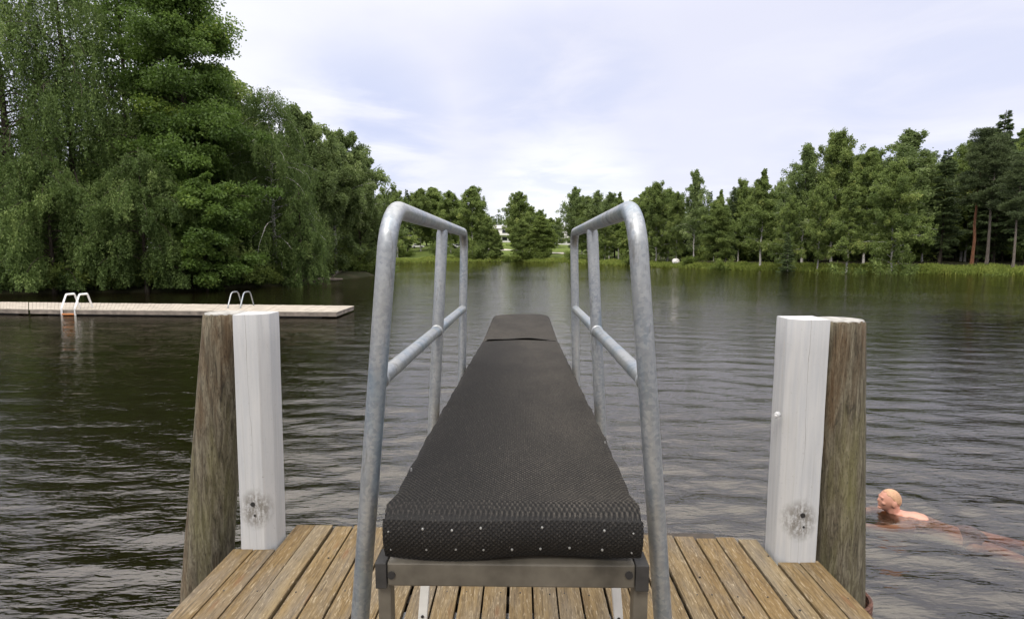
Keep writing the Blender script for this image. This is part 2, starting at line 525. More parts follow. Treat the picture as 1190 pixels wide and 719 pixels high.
ground = link_mesh('ground', me, t.pbr(t.mix(t.attr(), c, g), .95, 0, t.bump(nf, .1, .5), .1))
tag(ground, kind='structure')

# lake water: clear brown water, the surface reflects and lets one see into the murk
WN_A, WN_R = 1000, 620
rad = np.concatenate([[0.0], np.geomspace(1.2, 420, WN_R)])
ang = np.linspace(0, 2 * np.pi, WN_A, endpoint=False)
RR, AA = np.meshgrid(rad, ang, indexing='ij'); X, Y = RR * np.sin(AA), RR * np.cos(AA)
V = np.stack([X, Y, np.full_like(X, WATER)], -1).reshape(-1, 3)
i, j = np.meshgrid(np.arange(WN_R), np.arange(WN_A), indexing='ij')
Q = np.stack([i * WN_A + j, i * WN_A + (j + 1) % WN_A, (i + 1) * WN_A + (j + 1) % WN_A, (i + 1) * WN_A + j], -1).reshape(-1, 4)
spacing = np.maximum(RR * (np.log(420 / 1.2) / WN_R), RR * 2 * np.pi / WN_A)
H = np.zeros_like(X)
wr = np.random.default_rng(3)
for k in range(60):
    lam = .15 * (1.0 / .15) ** wr.random()
    th = wr.normal(R(6), R(20))               # crests run mostly across the view
    kx, ky = math.sin(th) * 2 * np.pi / lam, math.cos(th) * 2 * np.pi / lam
    amp = .0125 * lam ** .62 * .62 / math.sqrt(60) * 1.75
    ph = kx * X + ky * Y + wr.random() * 6.28
    s = np.sin(ph)
    H += amp * (s + .22 * np.cos(2 * ph)) * np.clip(lam / (spacing * 4) - .6, 0, 1)
# gusts: patches where the ripples are stronger
gust = .75 + .45 * np.sin(X * .21 + 1.1 + .8 * np.sin(Y * .13)) * np.sin(Y * .17 + .4 + .7 * np.sin(X * .11))
HEAD = at_y(1034, 583, 4.47)
rr_ = np.hypot(X - HEAD.x, Y - HEAD.y)
H += .011 * np.cos(rr_ * 2 * np.pi / .36 - 1.0 + .5 * np.sin(3 * np.arctan2(Y - HEAD.y, X - HEAD.x))) * np.exp(-rr_ / .75) * np.clip((rr_ - .16) / .2, 0, 1)
V[:, 2] += (H * gust).ravel()
me = np_mesh('water', V, Q, None, True)
t = NT('lake_water')
a1 = t.noise(t.coord((2.4, 8.5, 1)), 1, 3, .5, .5)
a2 = t.noise(t.coord((8, 26, 1)), 1, 2, .5, .4)
a3 = t.noise(t.coord((.9, 2.0, 1)), 1, 3, .55, .3)
hh = t.math('ADD', t.math('MULTIPLY', a1, .0145), t.math('ADD', t.math('MULTIPLY', a2, .0060), t.math('MULTIPLY', a3, .024)))
wind = t.noise(t.coord((.035, .11, 1)), 1, 3, .55, .6)
hh = t.math('MULTIPLY', hh, t.val(wind, .36, .60, .72, 1.2))
bn = t.bump(hh, 1.0, 1.0)
gl = t.n('ShaderNodeBsdfGlossy'); gl.inputs['Roughness'].default_value = .03; t.link(bn, gl.inputs['Normal'])
gl.inputs['Color'].default_value = (1, .96, .875, 1)
tr = t.n('ShaderNodeBsdfTransparent'); tr.inputs[0].default_value = (.96, .94, .88, 1)
fr = t.n('ShaderNodeFresnel'); fr.inputs['IOR'].default_value = 1.85; t.link(bn, fr.inputs['Normal'])
murk = t.n('ShaderNodeBsdfDiffuse'); murk.inputs[0].default_value = (.034, .024, .011, 1)      # peat brown water scatters a little light back
body = t.n('ShaderNodeMixShader'); body.inputs[0].default_value = .13; t.link(tr.outputs[0], body.inputs[1]); t.link(murk.outputs[0], body.inputs[2])
ms = t.n('ShaderNodeMixShader'); t.link(fr.outputs[0], ms.inputs[0]); t.link(body.outputs[0], ms.inputs[1]); t.link(gl.outputs[0], ms.inputs[2])
t.link(ms.outputs[0], t.out.inputs['Surface'])
va = t.n('ShaderNodeVolumeAbsorption'); va.inputs['Color'].default_value = (.82, .58, .20, 1); va.inputs['Density'].default_value = 3.8
t.link(va.outputs[0], t.out.inputs['Volume'])
water = link_mesh('water', me, t.m); tag(water, kind='structure')


# ------------------------------------------------------------------ jetty
XL, XR = -1.62, 1.615
jetty = empty('jetty', (0, 1.0, 0)); tag(jetty, 'weathered brown plank jetty with black gaps, under the springboard', 'jetty')
inv = Vector((0, -1.0, 0))
mb = MB(); pitch = .1185; x = XL; k = 0; n_pl = round((XR - XL) / pitch); pitch = (XR - XL) / n_pl
yl, yr = at_z(400, 610, 0).y, at_z(800, 623, 0).y
pyl, pyr = at_z(285, 637, 0).y, at_z(930, 652, 0).y
for k in range(n_pl):
    xc = XL + (k + .5) * pitch
    y1 = yl + (yr - yl) * (xc + 1) / 2.0
    if k < 2: y1 = pyl
    if k > n_pl - 3: y1 = pyr
    y1 += random.uniform(-.012, .012)
    wdt = pitch - random.uniform(.009, .016) if 2 < k else pitch - .006
    t_ = random.random(); dz = random.uniform(-.002, .002)
    Mx = Matrix.Translation((xc, 0, dz)) @ Matrix.Rotation(random.uniform(-.008, .008), 4, 'Y') @ Matrix.Rotation(random.uniform(-.0012, .0012), 4, 'Z')
    # cut into lengths so that the end grain and slight bow show
    mb.box(-wdt / 2, wdt / 2, -2.6, y1, -.030, 0, t_, Mx)
o = mb.build('decking', M['deck'], jetty, True, .0035, 2); o.location = inv
mb = MB()
for y in np.arange(-2.3, 2.0, .2):  # extra dark joists, added so no light shows through the plank gaps
    mb.box(XL + .03, XR - .03, y, y + .07, -.26, -.034)
for y in np.arange(2.42, 2.80, .13):
    mb.box(XL + .03, XR - .03, y, y + .06, -.26, -.034)
mb.box(XL + .3, XR - .45, 2.90, 2.96, -.26, -.034); mb.box(XL + .3, XR - .45, 3.02, 3.10, -.26, -.034)
mb.build('gap_filling_joists', M['joist'], jetty).location = inv
mb = MB(); mb.box(-.75, .72, 2.02, 2.36, -.075, -.036)
mb.build('cross_beam', M['grey_beam'], jetty, False, .004).location = inv
mb = MB()
for xx, yy in ((-.9, 1.63), (-.55, 2.75), (1.02, 2.30), (.92, 2.6), (1.3, 2.35), (1.36, 2.8), (-1.2, 1.64), (.8, 2.9), (-1.05, 2.74)):
    mb = MB(); mb.tube([(xx, yy, -.002), (xx, yy, .0025)], .0055, 8)
    mb.build('nail_head', M['hole'], jetty).location = inv
for k in range(n_pl):
    for y_ in (1.655, 2.452):
        xx = XL + (k + random.choice((.3, .5, .7))) * pitch; yy = y_ + random.uniform(-.012, .012)
        mb = MB(); mb.tube([(xx, yy, -.003), (xx, yy, .0018)], .0038, 8)
        mb.build('nail_head', M['dark_steel'], jetty).location = inv


# white posts bolted in front of the outer piles
def white_post(name, label, base_px, top_py, w_px, mirror, extra_top_dx=0.0):
    p = at_z(base_px[0], base_px[1], 0.0)
    depth = p.y
    wd = w_px / F * depth * 1.0
    top = at_y(base_px[0], top_py, depth).z
    root = empty(name, (p.x, depth, 0)); tag(root, label, 'post', 'white posts at the jetty corners')
    h, c = wd / 2, wd * .27
    poly = [(-h, 0), (h - c, 0), (h, c), (h, wd * .9), (-h, wd * .9)]
    if mirror: poly = [(-x, y) for x, y in poly][::-1]
    mb = MB(); z0, N = -.16, 9
    lean = Vector((extra_top_dx, 0))
    r_ = random.Random(5 if mirror else 9)
    rings = []
    for q in range(N + 1):
        z = z0 + (top - z0) * q / N
        j = [(r_.uniform(-.001, .001), r_.uniform(-.001, .001)) for _ in poly]
        rings.append([(x + lean.x * (z / top) + jx, y + jy, z + (r_.uniform(-.004, .0) if q == N else 0)) for (x, y), (jx, jy) in zip(poly, j)])
    n = len(poly); V = [v for rg in rings for v in rg]
    Fs = [(q * n + a_, q * n + (a_ + 1) % n, (q + 1) * n + (a_ + 1) % n, (q + 1) * n + a_) for q in range(N) for a_ in range(n)]
    Fs += [tuple(range(n - 1, -1, -1)), tuple(range(N * n, N * n + n))]
    mb.add(V, Fs)
    mb.build('timber', M['white_post'], root, True, .006, 2)
    hx = -.012 if not mirror else .012
    mb = MB(); mb.tube([(hx, -.004, .265), (hx, .004, .265)], .0125, 14); mb.build('bolt_hole_disc', M['hole'], root)  # raised black disc painted in for the dark inside of a hole
    mb = MB(); mb.tube([(hx + .008, -.0035, .20), (hx + .008, .004, .20)], .006, 10); mb.build('screw_hole_disc', M['hole'], root)  # same black disc, smaller, no real recess
    return root, depth, top, wd


lp, ld, ltop, lw = white_post('white_post', 'white painted chamfered post at left jetty corner beside a leaning brown pile', (299, 638), 365, 40, False, .02)
rp, rd, rtop, rw = white_post('white_post', 'white painted post at right jetty corner with a round bolt head on its edge', (927, 653), 371, 44, True, .0)
mb = MB()
bx = at_y(903, 482, rd + .03)
lx = bx - rp.location
mb.tube([lx + Vector((.01, .012, 0)), lx + Vector((-.012, -.014, 0))], [.016, .013], 12)
mb.tube([lx + Vector((-.012, -.014, 0)), lx + Vector((-.02, -.024, 0))], [.008, .006], 8)
mb.build('bolt_head', M['white_post'], rp, True)


def pile(label, pts_px, depth, rad_px, seed):
    """leaning tapered pile; pts_px = top and low centre in the photo, at their depth"""
    a_ = at_y(*pts_px[0], depth); b_ = at_y(*pts_px[1], depth)
    d = (b_ - a_) / (b_.z - a_.z)
    bot = a_ + d * (-3.0 - a_.z)
    root = empty('timber_pile', (bot.x, bot.y, -3.0)); tag(root, label, 'pile', 'round timber piles at the jetty corners')
    r_ = np.random.default_rng(seed); n, N = 36, 40
    V = []
    prof = 1 + .02 * np.cumsum(r_.normal(size=n)) / 6; prof -= np.linspace(0, prof[-1] - prof[0], n)
    for q in range(N + 1):
        u = q / N; c = bot.lerp(a_, u) - bot
        rr = (rad_px[1] + (rad_px[0] - rad_px[1]) * (bot.lerp(a_, u).z - b_.z) / (a_.z - b_.z)) / F * depth
        for k_ in range(n):
            th = 2 * math.pi * k_ / n
            rk = rr * prof[k_] * (1 + r_.normal() * .006)
            V.append((c.x + rk * math.cos(th), c.y + rk * math.sin(th), c.z))
    Fs = [(q * n + k_, q * n + (k_ + 1) % n, (q + 1) * n + (k_ + 1) % n, (q + 1) * n + k_) for q in range(N) for k_ in range(n)]
    top = a_ - bot
    # slightly chamfered, ragged top
    for k_ in range(n):
        th = 2 * math.pi * k_ / n; rr = rad_px[0] / F * depth * .94
        V.append((top.x + rr * math.cos(th), top.y + rr * math.sin(th), top.z + .010 + r_.normal() * .003))
    b0 = N * n
    Fs += [(b0 + k_, b0 + (k_ + 1) % n, b0 + n + (k_ + 1) % n, b0 + n + k_) for k_ in range(n)]
    mb = MB(); mb.add(V, Fs); mb.build('log', M['pile'], root, True)
    mb = MB(); rr = rad_px[0] / F * depth * .945
    mb.tube([top + Vector((0, 0, .009)), top + Vector((0, 0, .016))], [rr, rr * .97], 36)
    mb.build('painted_cap', M['cap'], root, True)
    return root, a_


pl, pa = pile('grey brown round pile leaning inward behind the left white post', ((262, 366), (242, 660)), ld + .20, (23.5, 28), 1)
pr, pb = pile('mossy greenish brown round pile behind the right white post, near the swimmer', ((975, 374), (974, 660)), rd + .12, (26.5, 28), 2)
mb = MB()   # little loop of string on the left pile
q = at_y(233, 426, ld + .20) - pl.location
mb.tube([q + Vector((.05, -.03, .0)), q + Vector((.028, -.05, .02)), q + Vector((.02, -.05, .014)), q + Vector((.022, -.05, -.01)), q + Vector((.03, -.05, -.016))], .002, 6)
mb.build('string_loop', M['white_metal'], pl)
# rusty iron collar round the right pile
mb = MB(); cpos = at_y(975, 694, rd + .12)
ringp = [(cpos.x + .150 * math.cos(a_), cpos.y + .150 * math.sin(a_), cpos.z + .02) for a_ in np.linspace(R(-130), R(60), 24)]
for dz in (0, -.02, -.04, -.06): mb.tube([(x, y, z + dz) for x, y, z in ringp], .011, 6)
o = mb.build('pile_collar', M['rust'], jetty, True); o.location = inv

# ------------------------------------------------------------------ springboard
sb = empty('springboard', (0, 1.0, 0)); tag(sb, 'springboard covered by black rubber mat between galvanised steel handrails on the jetty', 'springboard')
ky = [.985, 1.7, 2.6, 3.44, 3.9, 4.72]; kz = [1.155, 1.143, 1.112, 1.087, 1.090, 1.104]
HW = .247


def top_z(y): return np.interp(y, ky, kz)


def centre_x(y): return -.017 * (4.7 - y) / 3.7


P_ = .0025        # relief grid
ny = int((4.72 - 1.0) / .0029); nx = int(2 * HW / P_) + 1
ys = np.linspace(1.012, 4.72, ny); xs = np.linspace(-HW, HW, nx)
YY, XX = np.meshgrid(ys, xs, indexing='ij')
rows, cols = np.meshgrid(np.arange(ny), np.arange(nx), indexing='ij')
chk = ((rows // 2 + cols // 2) % 2)
ZZ = top_z(YY)
# broad folds near the front roll, softened sides and the convex far end
zf = ZZ + .0055 * np.sin(YY * 9 + 1) * np.exp(-((YY - 1.1) / .1) ** 2) + .0018 * np.sin(XX * 11 + YY * 4) + .0012 * np.sin(YY * 2.3 + XX * 17)
zf -= .010 * np.clip((np.abs(XX) - HW + .022) / .022, 0, 1) ** 2
zf -= .020 * np.clip((1.035 - YY) / .023, 0, 1) ** 2
relief = .0040 * np.clip(1.35 - (YY - 1.0) * .12, .5, 1)
wd = 1 + .035 * np.clip((1.085 - YY) / .055, 0, 1) ** .6        # the front wrap is a little wider
wob = .0015 * np.sin(YY * 23) + .001 * np.sin(YY * 61 + 2)
Xw = XX * wd + wob * np.sign(XX) * (np.abs(XX) / HW) ** 8
Yw = YY + 0.0
far = np.clip((YY - 3.44) / 1.28, 0, 1)
Yw = Yw + far * (.13 * (1 - (XX / HW) ** 2) - .10 * np.clip((np.abs(XX) / HW - .72) / .28, 0, 1) ** 2)
Zr = zf + chk * relief
A_ = YY < 3.437
nsplit = int(np.searchsorted(ys, 3.437))


def sheet(Xa, Ya, Za, tint, name, parent):
    r_, c_ = Xa.shape
    V = np.stack([Xa + centre_x(Ya), Ya - 1.0, Za], -1).reshape(-1, 3)
    i, j = np.meshgrid(np.arange(r_ - 1), np.arange(c_ - 1), indexing='ij')
    Q = np.stack([i * c_ + j, i * c_ + j + 1, (i + 1) * c_ + j + 1, (i + 1) * c_ + j], -1).reshape(-1, 4)
    return link_mesh(name, np_mesh(name, V, Q, np.ravel(tint), False), M['rubber'], parent)


# near mat: front face, rounded nose and top in one sheet
nfz = int(.088 / P_)
fz = np.linspace(0, 1, nfz)
front_top = Zr[0].mean() - .002
FX, FT = np.meshgrid(xs * 1.036, fz)
rF, cF = np.meshgrid(np.arange(nfz), np.arange(nx), indexing='ij')
chF = (rF // 2 + cF // 2) % 2
bow = .004 * np.sin(FX * 7) + .003 * np.sin(FX * 19 + 1)
FZ = (front_top - .086) + FT * .084 + bow * (1 - FT)
FY = 1.006 - .014 * np.sin(FT * math.pi * .85) + .004 * np.sin(FX * 15) - chF * .0018 + .006 * (1 - FT)
Xn = np.vstack([FX, Xw[:nsplit]]); Yn = np.vstack([FY, Yw[:nsplit]]); Zn = np.vstack([FZ, Zr[:nsplit]])
tn = np.vstack([chF * .60, chk[:nsplit].astype(float) * (.8 + .2 * np.sin(XX[:nsplit] * 9))])  # front face gets a lower tint, darker than the top
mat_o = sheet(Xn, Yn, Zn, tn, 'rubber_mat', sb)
lift = .009 * np.exp(-((YY[nsplit:] - 3.44) / .04) ** 2) * (np.abs(XX[nsplit:] + .02) < .20) * (.7 + .3 * np.sin(XX[nsplit:] * 24))
ovr = .06 * np.cos(XX[nsplit:] / HW * 1.3) * np.exp(-((YY[nsplit:] - 3.44) / .3) ** 2)
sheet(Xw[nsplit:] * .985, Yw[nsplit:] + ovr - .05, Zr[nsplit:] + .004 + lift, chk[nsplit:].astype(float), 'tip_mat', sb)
# plank beneath
mb = MB(); ykn = list(np.linspace(1.05, 4.68, 30)); ring = []
for y in ykn:
    z = float(top_z(y)) - .012; h = .236 if y < 4.5 else .236 - (y - 4.5) * .2
    yy = y - 1.0; cx = centre_x(y); z -= .006
    ring.append([(cx - h, yy, z), (cx + h, yy, z), (cx + h, yy, z - .052), (cx - h, yy, z - .052)])
V = [v for r_ in ring for v in r_]; n = 4
Fs = [(q * n + k, q * n + (k + 1) % n, (q + 1) * n + (k + 1) % n, (q + 1) * n + k) for q in range(len(ring) - 1) for k in range(n)]
Fs += [(3, 2, 1, 0), tuple(range(len(V) - 4, len(V)))]
mb.add(V, Fs); mb.build('plank', M['board_wood'], sb)
# battens at the bottom edge of the nose
mb = MB(); mb.box(-.262, .228, .024, .06, 1.053, 1.064); mb.build('batten', M['board_wood'], sb, False, .002)
# screws in the front face (photo pixels)
for px, py in ((452, 616), (492, 612), (526, 613), (559, 611), (630, 612), (702, 615), (735, 617), (454, 639), (496, 637), (530, 636), (562, 637), (595, 638), (628, 638), (662, 637), (700, 639), (734, 642)):
    p = at_y(px, py, 1.0); ft = min(1, max(0, (p.z - front_top + .086) / .084))
    p.y = 1.006 - .014 * math.sin(ft * math.pi * .85) + .004 * math.sin((p.x + .017) * 15) + .006 * (1 - ft) - .0022
    p.y -= 1.0
    r_ = .0020 if px in (452, 735, 734, 454) else .0027
    mb = MB(); mb.tube([p + Vector((0, .006, 0)), p + Vector((0, .0005, 0)), p + Vector((0, -.0012, 0))], [r_, r_, r_ * .6], 10)
    mb.build('screw', M['screw'], sb, True)
for px, py in ((478, 545), (703, 514)):      # stray pale tacks along the mat's edges
    y = at_z(px, py, 1.15).y; p = at_z(px, py, float(top_z(y)) + .004)
    mb = MB(); mb.tube([p + Vector((0, -1, -.004)), p + Vector((0, -1, .003))], [.0024, .0018], 8); mb.build('tack', M['screw'], sb, True)
# steel front beam with end plates and bolts
BZ0, BZ1 = at_y(600, 682, 1.0).z, at_y(600, 655.5, 1.0).z
mb = MB(); bx_ = lambda px: at_y(px, 667, 1.0).x
mb.box(bx_(450), bx_(738), .000, .045, BZ0, BZ1)
beam = mb.build('front_beam', M['frame'], sb, False, .003)
for px in (455, 731):
    p = at_y(px, 667.5, 1.0) - Vector((0, 1, 0))
    mb = MB(); mb.tube([p + Vector((0, -.0030, 0)), p + Vector((0, .004, 0))], .0078, 14); mb.build('bolt', M['hole'], beam)
for s, x0, x1 in ((-1, bx_(436.5), bx_(449.5)), (1, bx_(738.5), bx_(754))):
    mb = MB(); mb.box(x0, x1, -.004, .05, BZ0 - .004, BZ1 + .002); mb.build('end_plate', M['dark_steel'], sb, False, .002)
    mb = MB(); mb.box(x0, x1 + .004 if s < 0 else x1 + .003, .012, .046, .002, BZ0 - .006)
    mb.build('support_leg', M['frame'], sb, False, .003)
    # longitudinal bearer under the plank
    mb = MB(); mb.box(s * .21 - .018 - .016, s * .21 + .018 - .016, .05, 1.75, BZ0 + .004, BZ1 - .006); mb.build('bearer', M['frame'], sb, False, .003)
# thin white rear legs
for (px, py), (qx, qy) in (((495, 672), (491, 722)), ((715, 674), (719, 722))):
    d = 1.66; a_ = at_y(px, py, d); b_ = at_y(qx, qy, d)
    dirn = (b_ - a_) / (b_.z - a_.z)
    bot = a_ + dirn * (.003 - a_.z); top = a_ + dirn * (BZ0 + .006 - a_.z)
    mb = MB()
    Vq = []
    for p in (bot, top):
        for dx, dy in ((-.0145, -.012), (.0145, -.012), (.0145, .012), (-.0145, .012)): Vq.append((p.x + dx, p.y + dy - 1, p.z))
    mb.add(Vq, [(0, 1, 5, 4), (1, 2, 6, 5), (2, 3, 7, 6), (3, 0, 4, 7), (3, 2, 1, 0), (4, 5, 6, 7)])
    lg = mb.build('rear_leg', M['white_leg'], sb, False, .002)
    p = a_ + dirn * (at_y(0, 707, d).z - a_.z) - Vector((0, 1, 0))
    mb = MB(); mb.tube([p + Vector((0, -.0155, 0)), p + Vector((0, -.008, 0))], .005, 8); mb.build('bolt', M['hole'], lg)
# handrails: a hoop, a middle post and a lower rail on either side
RT = .0193
for side, pts in (('l', dict(b=(415.5, 760), t=(453, 243), ft=(539.5, 270), fb=(536.5, 432), mt=(511.5, 268), mb=(503.5, 520))),
                  ('r', dict(b=(773, 760), t=(739, 243), ft=(667.0, 270), fb=(670, 432), mt=(690.5, 268), mb=(698, 520)))):
    D0, D1, D2 = 1.075, 1.82, 2.55
    off = Vector((0, -1, 0))
    b_ = at_y(*pts['b'], D0)
    t0 = at_y(*pts['t'], D0); t0.z = 1.742
    f0 = at_y(*pts['ft'], D2); f0.z = 1.750
    fb = at_y(*pts['fb'], D2); fb.z = 1.02
    dirn = (b_ - t0) / (b_.z - t0.z); foot = t0 + dirn * (.003 - t0.z)
    path = arc_path([foot + off, t0 + off, f0 + off, fb + off], .085, 10)
    mb = MB(); mb.tube(densify(path, .12), RT, 20); hoop = mb.build('handrail', M['galv'], sb, True)
    mb = MB(); mb.tube([foot + off + Vector((0, 0, -.001)), foot + off + Vector((0, 0, .008))], .045, 18); mb.build('foot_flange', M['galv'], hoop, True)
    u = (D1 - D0) / (D2 - D0)
    mt = t0.lerp(f0, u); mm = at_y(*pts['mb'], D1); mm.z = 1.02
    mb = MB(); mb.tube([mt + off + Vector((0, 0, -RT * .7)), mt.lerp(mm, .04) + off, mt.lerp(mm, .5) + off, mm + off], [RT * .84, RT, RT, RT], 18)
    mb.build('middle_post', M['galv'], sb, True)
    zl = 1.388
    pa_ = t0 + dirn * (zl - t0.z); pe = f0 + (fb - f0) * ((zl - f0.z) / (fb.z - f0.z))
    mb = MB(); mb.tube(densify([pa_ + off + Vector((0, RT * .6, 0)), pe + off - Vector((0, RT * .6, 0))], .15), RT * .93, 18); mb.build('lower_rail', M['galv'], sb, True)
    q_ = pa_.lerp(pe, (D1 - pa_.y) / (pe.y - pa_.y)) + off; dn = (pe - pa_).normalized()
    for c_, d_ in ((pa_ + off + dn * (RT + .002), dn), (q_ - dn * (RT + .001), dn), (q_ + dn * (RT + .001), dn)):      # weld beads where the tubes meet
        mb = MB(); mb.tube([c_ - d_ * .004, c_ - d_ * .0015, c_ + d_ * .0015, c_ + d_ * .004], [RT * .95, RT * 1.10, RT * 1.08, RT * .95], 18, caps=False)
        mb.build('weld_bead', M['galv'], hoop, True)
    for y_, x_ in ((D1, mm.x), (D2, fb.x)):      # brackets tying the posts to the plank
        mb = MB(); mb.box(min(x_, 0) if x_ < 0 else .15, -.15 if x_ < 0 else x_, y_ - 1.02, y_ - .98, 1.01, 1.03); mb.build('bracket', M['frame'], sb)

# ------------------------------------------------------------------ floating dock at the left with two ladders
DZ = WATER + .22
A, B = at_z(391.5, 362.4, DZ), at_z(412, 355.2, DZ)
C_, D_ = at_z(33, 359.3, DZ), at_z(33, 351.0, DZ)
E_, F_ = at_z(-160, 354.5, DZ), at_z(-160, 348.5, DZ)


def dock_section(name, label, a, b, c, d):
    root = empty(name, (c.x, c.y, WATER)); tag(root, label, 'dock', 'floating swimming docks')
    o_ = Vector((c.x, c.y, WATER))
    def slab(z0, z1, inset, nm, m, par):
        cen = (a + b + c + d) / 4
        P = [(p + (cen - p).normalized() * inset) - o_ for p in (a, b, d, c)]
        mb = MB(); mb.add([(p.x, p.y, z0) for p in P] + [(p.x, p.y, z1) for p in P],
                          [(0, 1, 2, 3), (7, 6, 5, 4)] + [(k, (k + 1) % 4, (k + 1) % 4 + 4, k + 4) for k in range(4)])
        return mb.build(nm, m, par)
    # top boards run across the dock
    mb = MB(); L = (a - c).length; n = int(L / .14)
    for q in range(n):
        u0, u1 = q / n, (q + .93) / n
        P = [c.lerp(a, u0), c.lerp(a, u1), d.lerp(b, u1), d.lerp(b, u0)]
        P = [p - o_ for p in P]; zt = .22 + random.uniform(-.003, .003)
        mb.add([(p.x, p.y, .19) for p in P] + [(p.x, p.y, zt) for p in P],
               [(3, 2, 1, 0), (4, 5, 6, 7)] + [(k, (k + 1) % 4, (k + 1) % 4 + 4, k + 4) for k in range(4)], random.random())
    mb.build('decking', M['dock'], root)
    slab(.06, .188, .03, 'fascia', M['dock_side'], root)
    slab(-.25, .058, .6, 'float', M['float'], root)
    return root


dock_section('floating_dock', 'long pale floating dock with chrome ladder, ending in open water', A, B, C_ + (A - C_) * .002, D_ + (B - D_) * .002)
dock_section('floating_dock', 'short angled floating dock joined to the far left end of the long dock', C_, D_, E_, F_)


def ladder(label, front_px, w_px, hgt, depth_len, rad, mat, square, rungs, rung_mat):
    p = at_z(front_px[0], front_px[1], DZ); p2 = at_z(front_px[0] + w_px, front_px[1], DZ)
    ax = (p2 - p); wdt = ax.length; ax.normalize(); bk = Vector((-ax.y, ax.x, 0))
    root = empty('ladder', (p.x, p.y, DZ)); tag(root, label, 'ladder', 'swimming ladders on the floating dock')
    for s in (0, wdt):
        o_ = ax * s
        pts = [o_ - bk * .06 + Vector((0, 0, -1.0)), o_ - bk * .06 + Vector((0, 0, .05)), o_ + bk * depth_len * .25 + Vector((0, 0, hgt)),
               o_ + bk * depth_len * .75 + Vector((0, 0, hgt)), o_ + bk * depth_len + Vector((0, 0, .004))]
        if square: path = densify(arc_path(pts, .06, 3), .3)
        else: path = densify(arc_path(pts, .22, 8), .3)
        mb = MB(); mb.tube(path, rad, 4 if square else 10); mb.build('side_rail', mat, root, not square)
    for z in rungs:
        mb = MB(); q = -bk * .06 + Vector((0, 0, z))
        mb.tube([q + ax * .02, q + ax * (wdt - .02)], .035, 8); mb.build('rung', rung_mat, root, True)
    return root


ladder('white painted ladder with boxy rails and orange rusty rung on the dock', (73, 359.5), 15.5, .52, .75, .040, M['white_metal'], True, (-.17, -.45, -.75), M['orange_rust'])
ladder('slim chrome ladder with rounded hoops behind the left white post', (266, 357.8), 14.5, .56, .95, .024, M['galv'], False, (-.12, -.4, -.7), M['galv'])

#PLANTS
# ------------------------------------------------------------------ trees
def unit(a): return a / (np.linalg.norm(a, axis=1, keepdims=True) + 1e-9)


class Leaves:
    def __init__(s, r): s.r = r; s.P = []; s.D = []; s.S = []; s.W = []; s.T = []
    def add(s, P, D, S, W, T):
        n = len(P); s.P.append(P); s.D.append(D); s.S.append(np.broadcast_to(S, n)); s.W.append(np.broadcast_to(W, n)); s.T.append(np.broadcast_to(T, n))
    def mesh(s, name):
        P, D, S, W, T = (np.concatenate(q) for q in (s.P, s.D, s.S, s.W, s.T))
        D = unit(D); n = len(P)
        rv = s.r.normal(size=(n, 3)) * np.array([1, 1, .55])
        Rv = unit(np.cross(D, rv)); Nv = np.cross(D, Rv)
        S1 = S[:, None]; W1 = W[:, None]
        v0 = P; v2 = P + D * S1
        v1 = P + D * S1 * .45 + Rv * W1 * .5 + Nv * S1 * .10
        v3 = P + D * S1 * .45 - Rv * W1 * .5 + Nv * S1 * .10
        V = np.stack([v0, v1, v2, v3], 1).reshape(-1, 3)
        return np_mesh(name, V, np.arange(n * 4).reshape(-1, 4), np.repeat(np.clip(T, 0, 1), 4))


def limb_path(p0, az, el0, L, bend, r, n=6, wob=.12):
    """a limb that leaves at elevation el0 and bends by 'bend' over its length"""
    pts = [np.array(p0, float)]; el = el0; a = az
    for k in range(n):
        el += bend / n; a += r.normal() * wob
        pts.append(pts[-1] + L / n * np.array([math.sin(a) * math.cos(el), math.cos(a) * math.cos(el), math.sin(el)]))
    return np.array(pts)


def along(path, u):
    x = u * (len(path) - 1); i = np.clip(x.astype(int), 0, len(path) - 2); f = (x - i)[:, None]
    return path[i] * (1 - f) + path[i + 1] * f


def trunk_path(h, r, n=9, wob=.006, lean=(0, 0)):
    p = [np.zeros(3)]
    for k in range(1, n + 1):
        q = np.array([lean[0] * h * (k / n) ** 1.5 + r.normal() * wob * h * .5, lean[1] * h * (k / n) ** 1.5 + r.normal() * wob * h * .5, h * k / n]); p.append(q)
    return np.array(p)


def prof(kind, u):
    """crown half-width at height fraction u (0 crown base, 1 top)"""
    if kind == 'ovoid': return (np.sin(np.pi * np.clip(u, 0, 1) ** .72) ** .75) * .95 + .07
    if kind == 'cone': return (1 - u) ** .85 * (.35 + .65 * min(1, u * 5)) + .05
    if kind == 'column': return (.72 + .28 * math.sin(math.pi * u)) * (1 - max(0, u - .72) / .28 * .8)
    if kind == 'dome': return math.sqrt(max(0.02, 1 - (u * .98) ** 2.2)) * (.75 + .25 * min(1, u * 4))


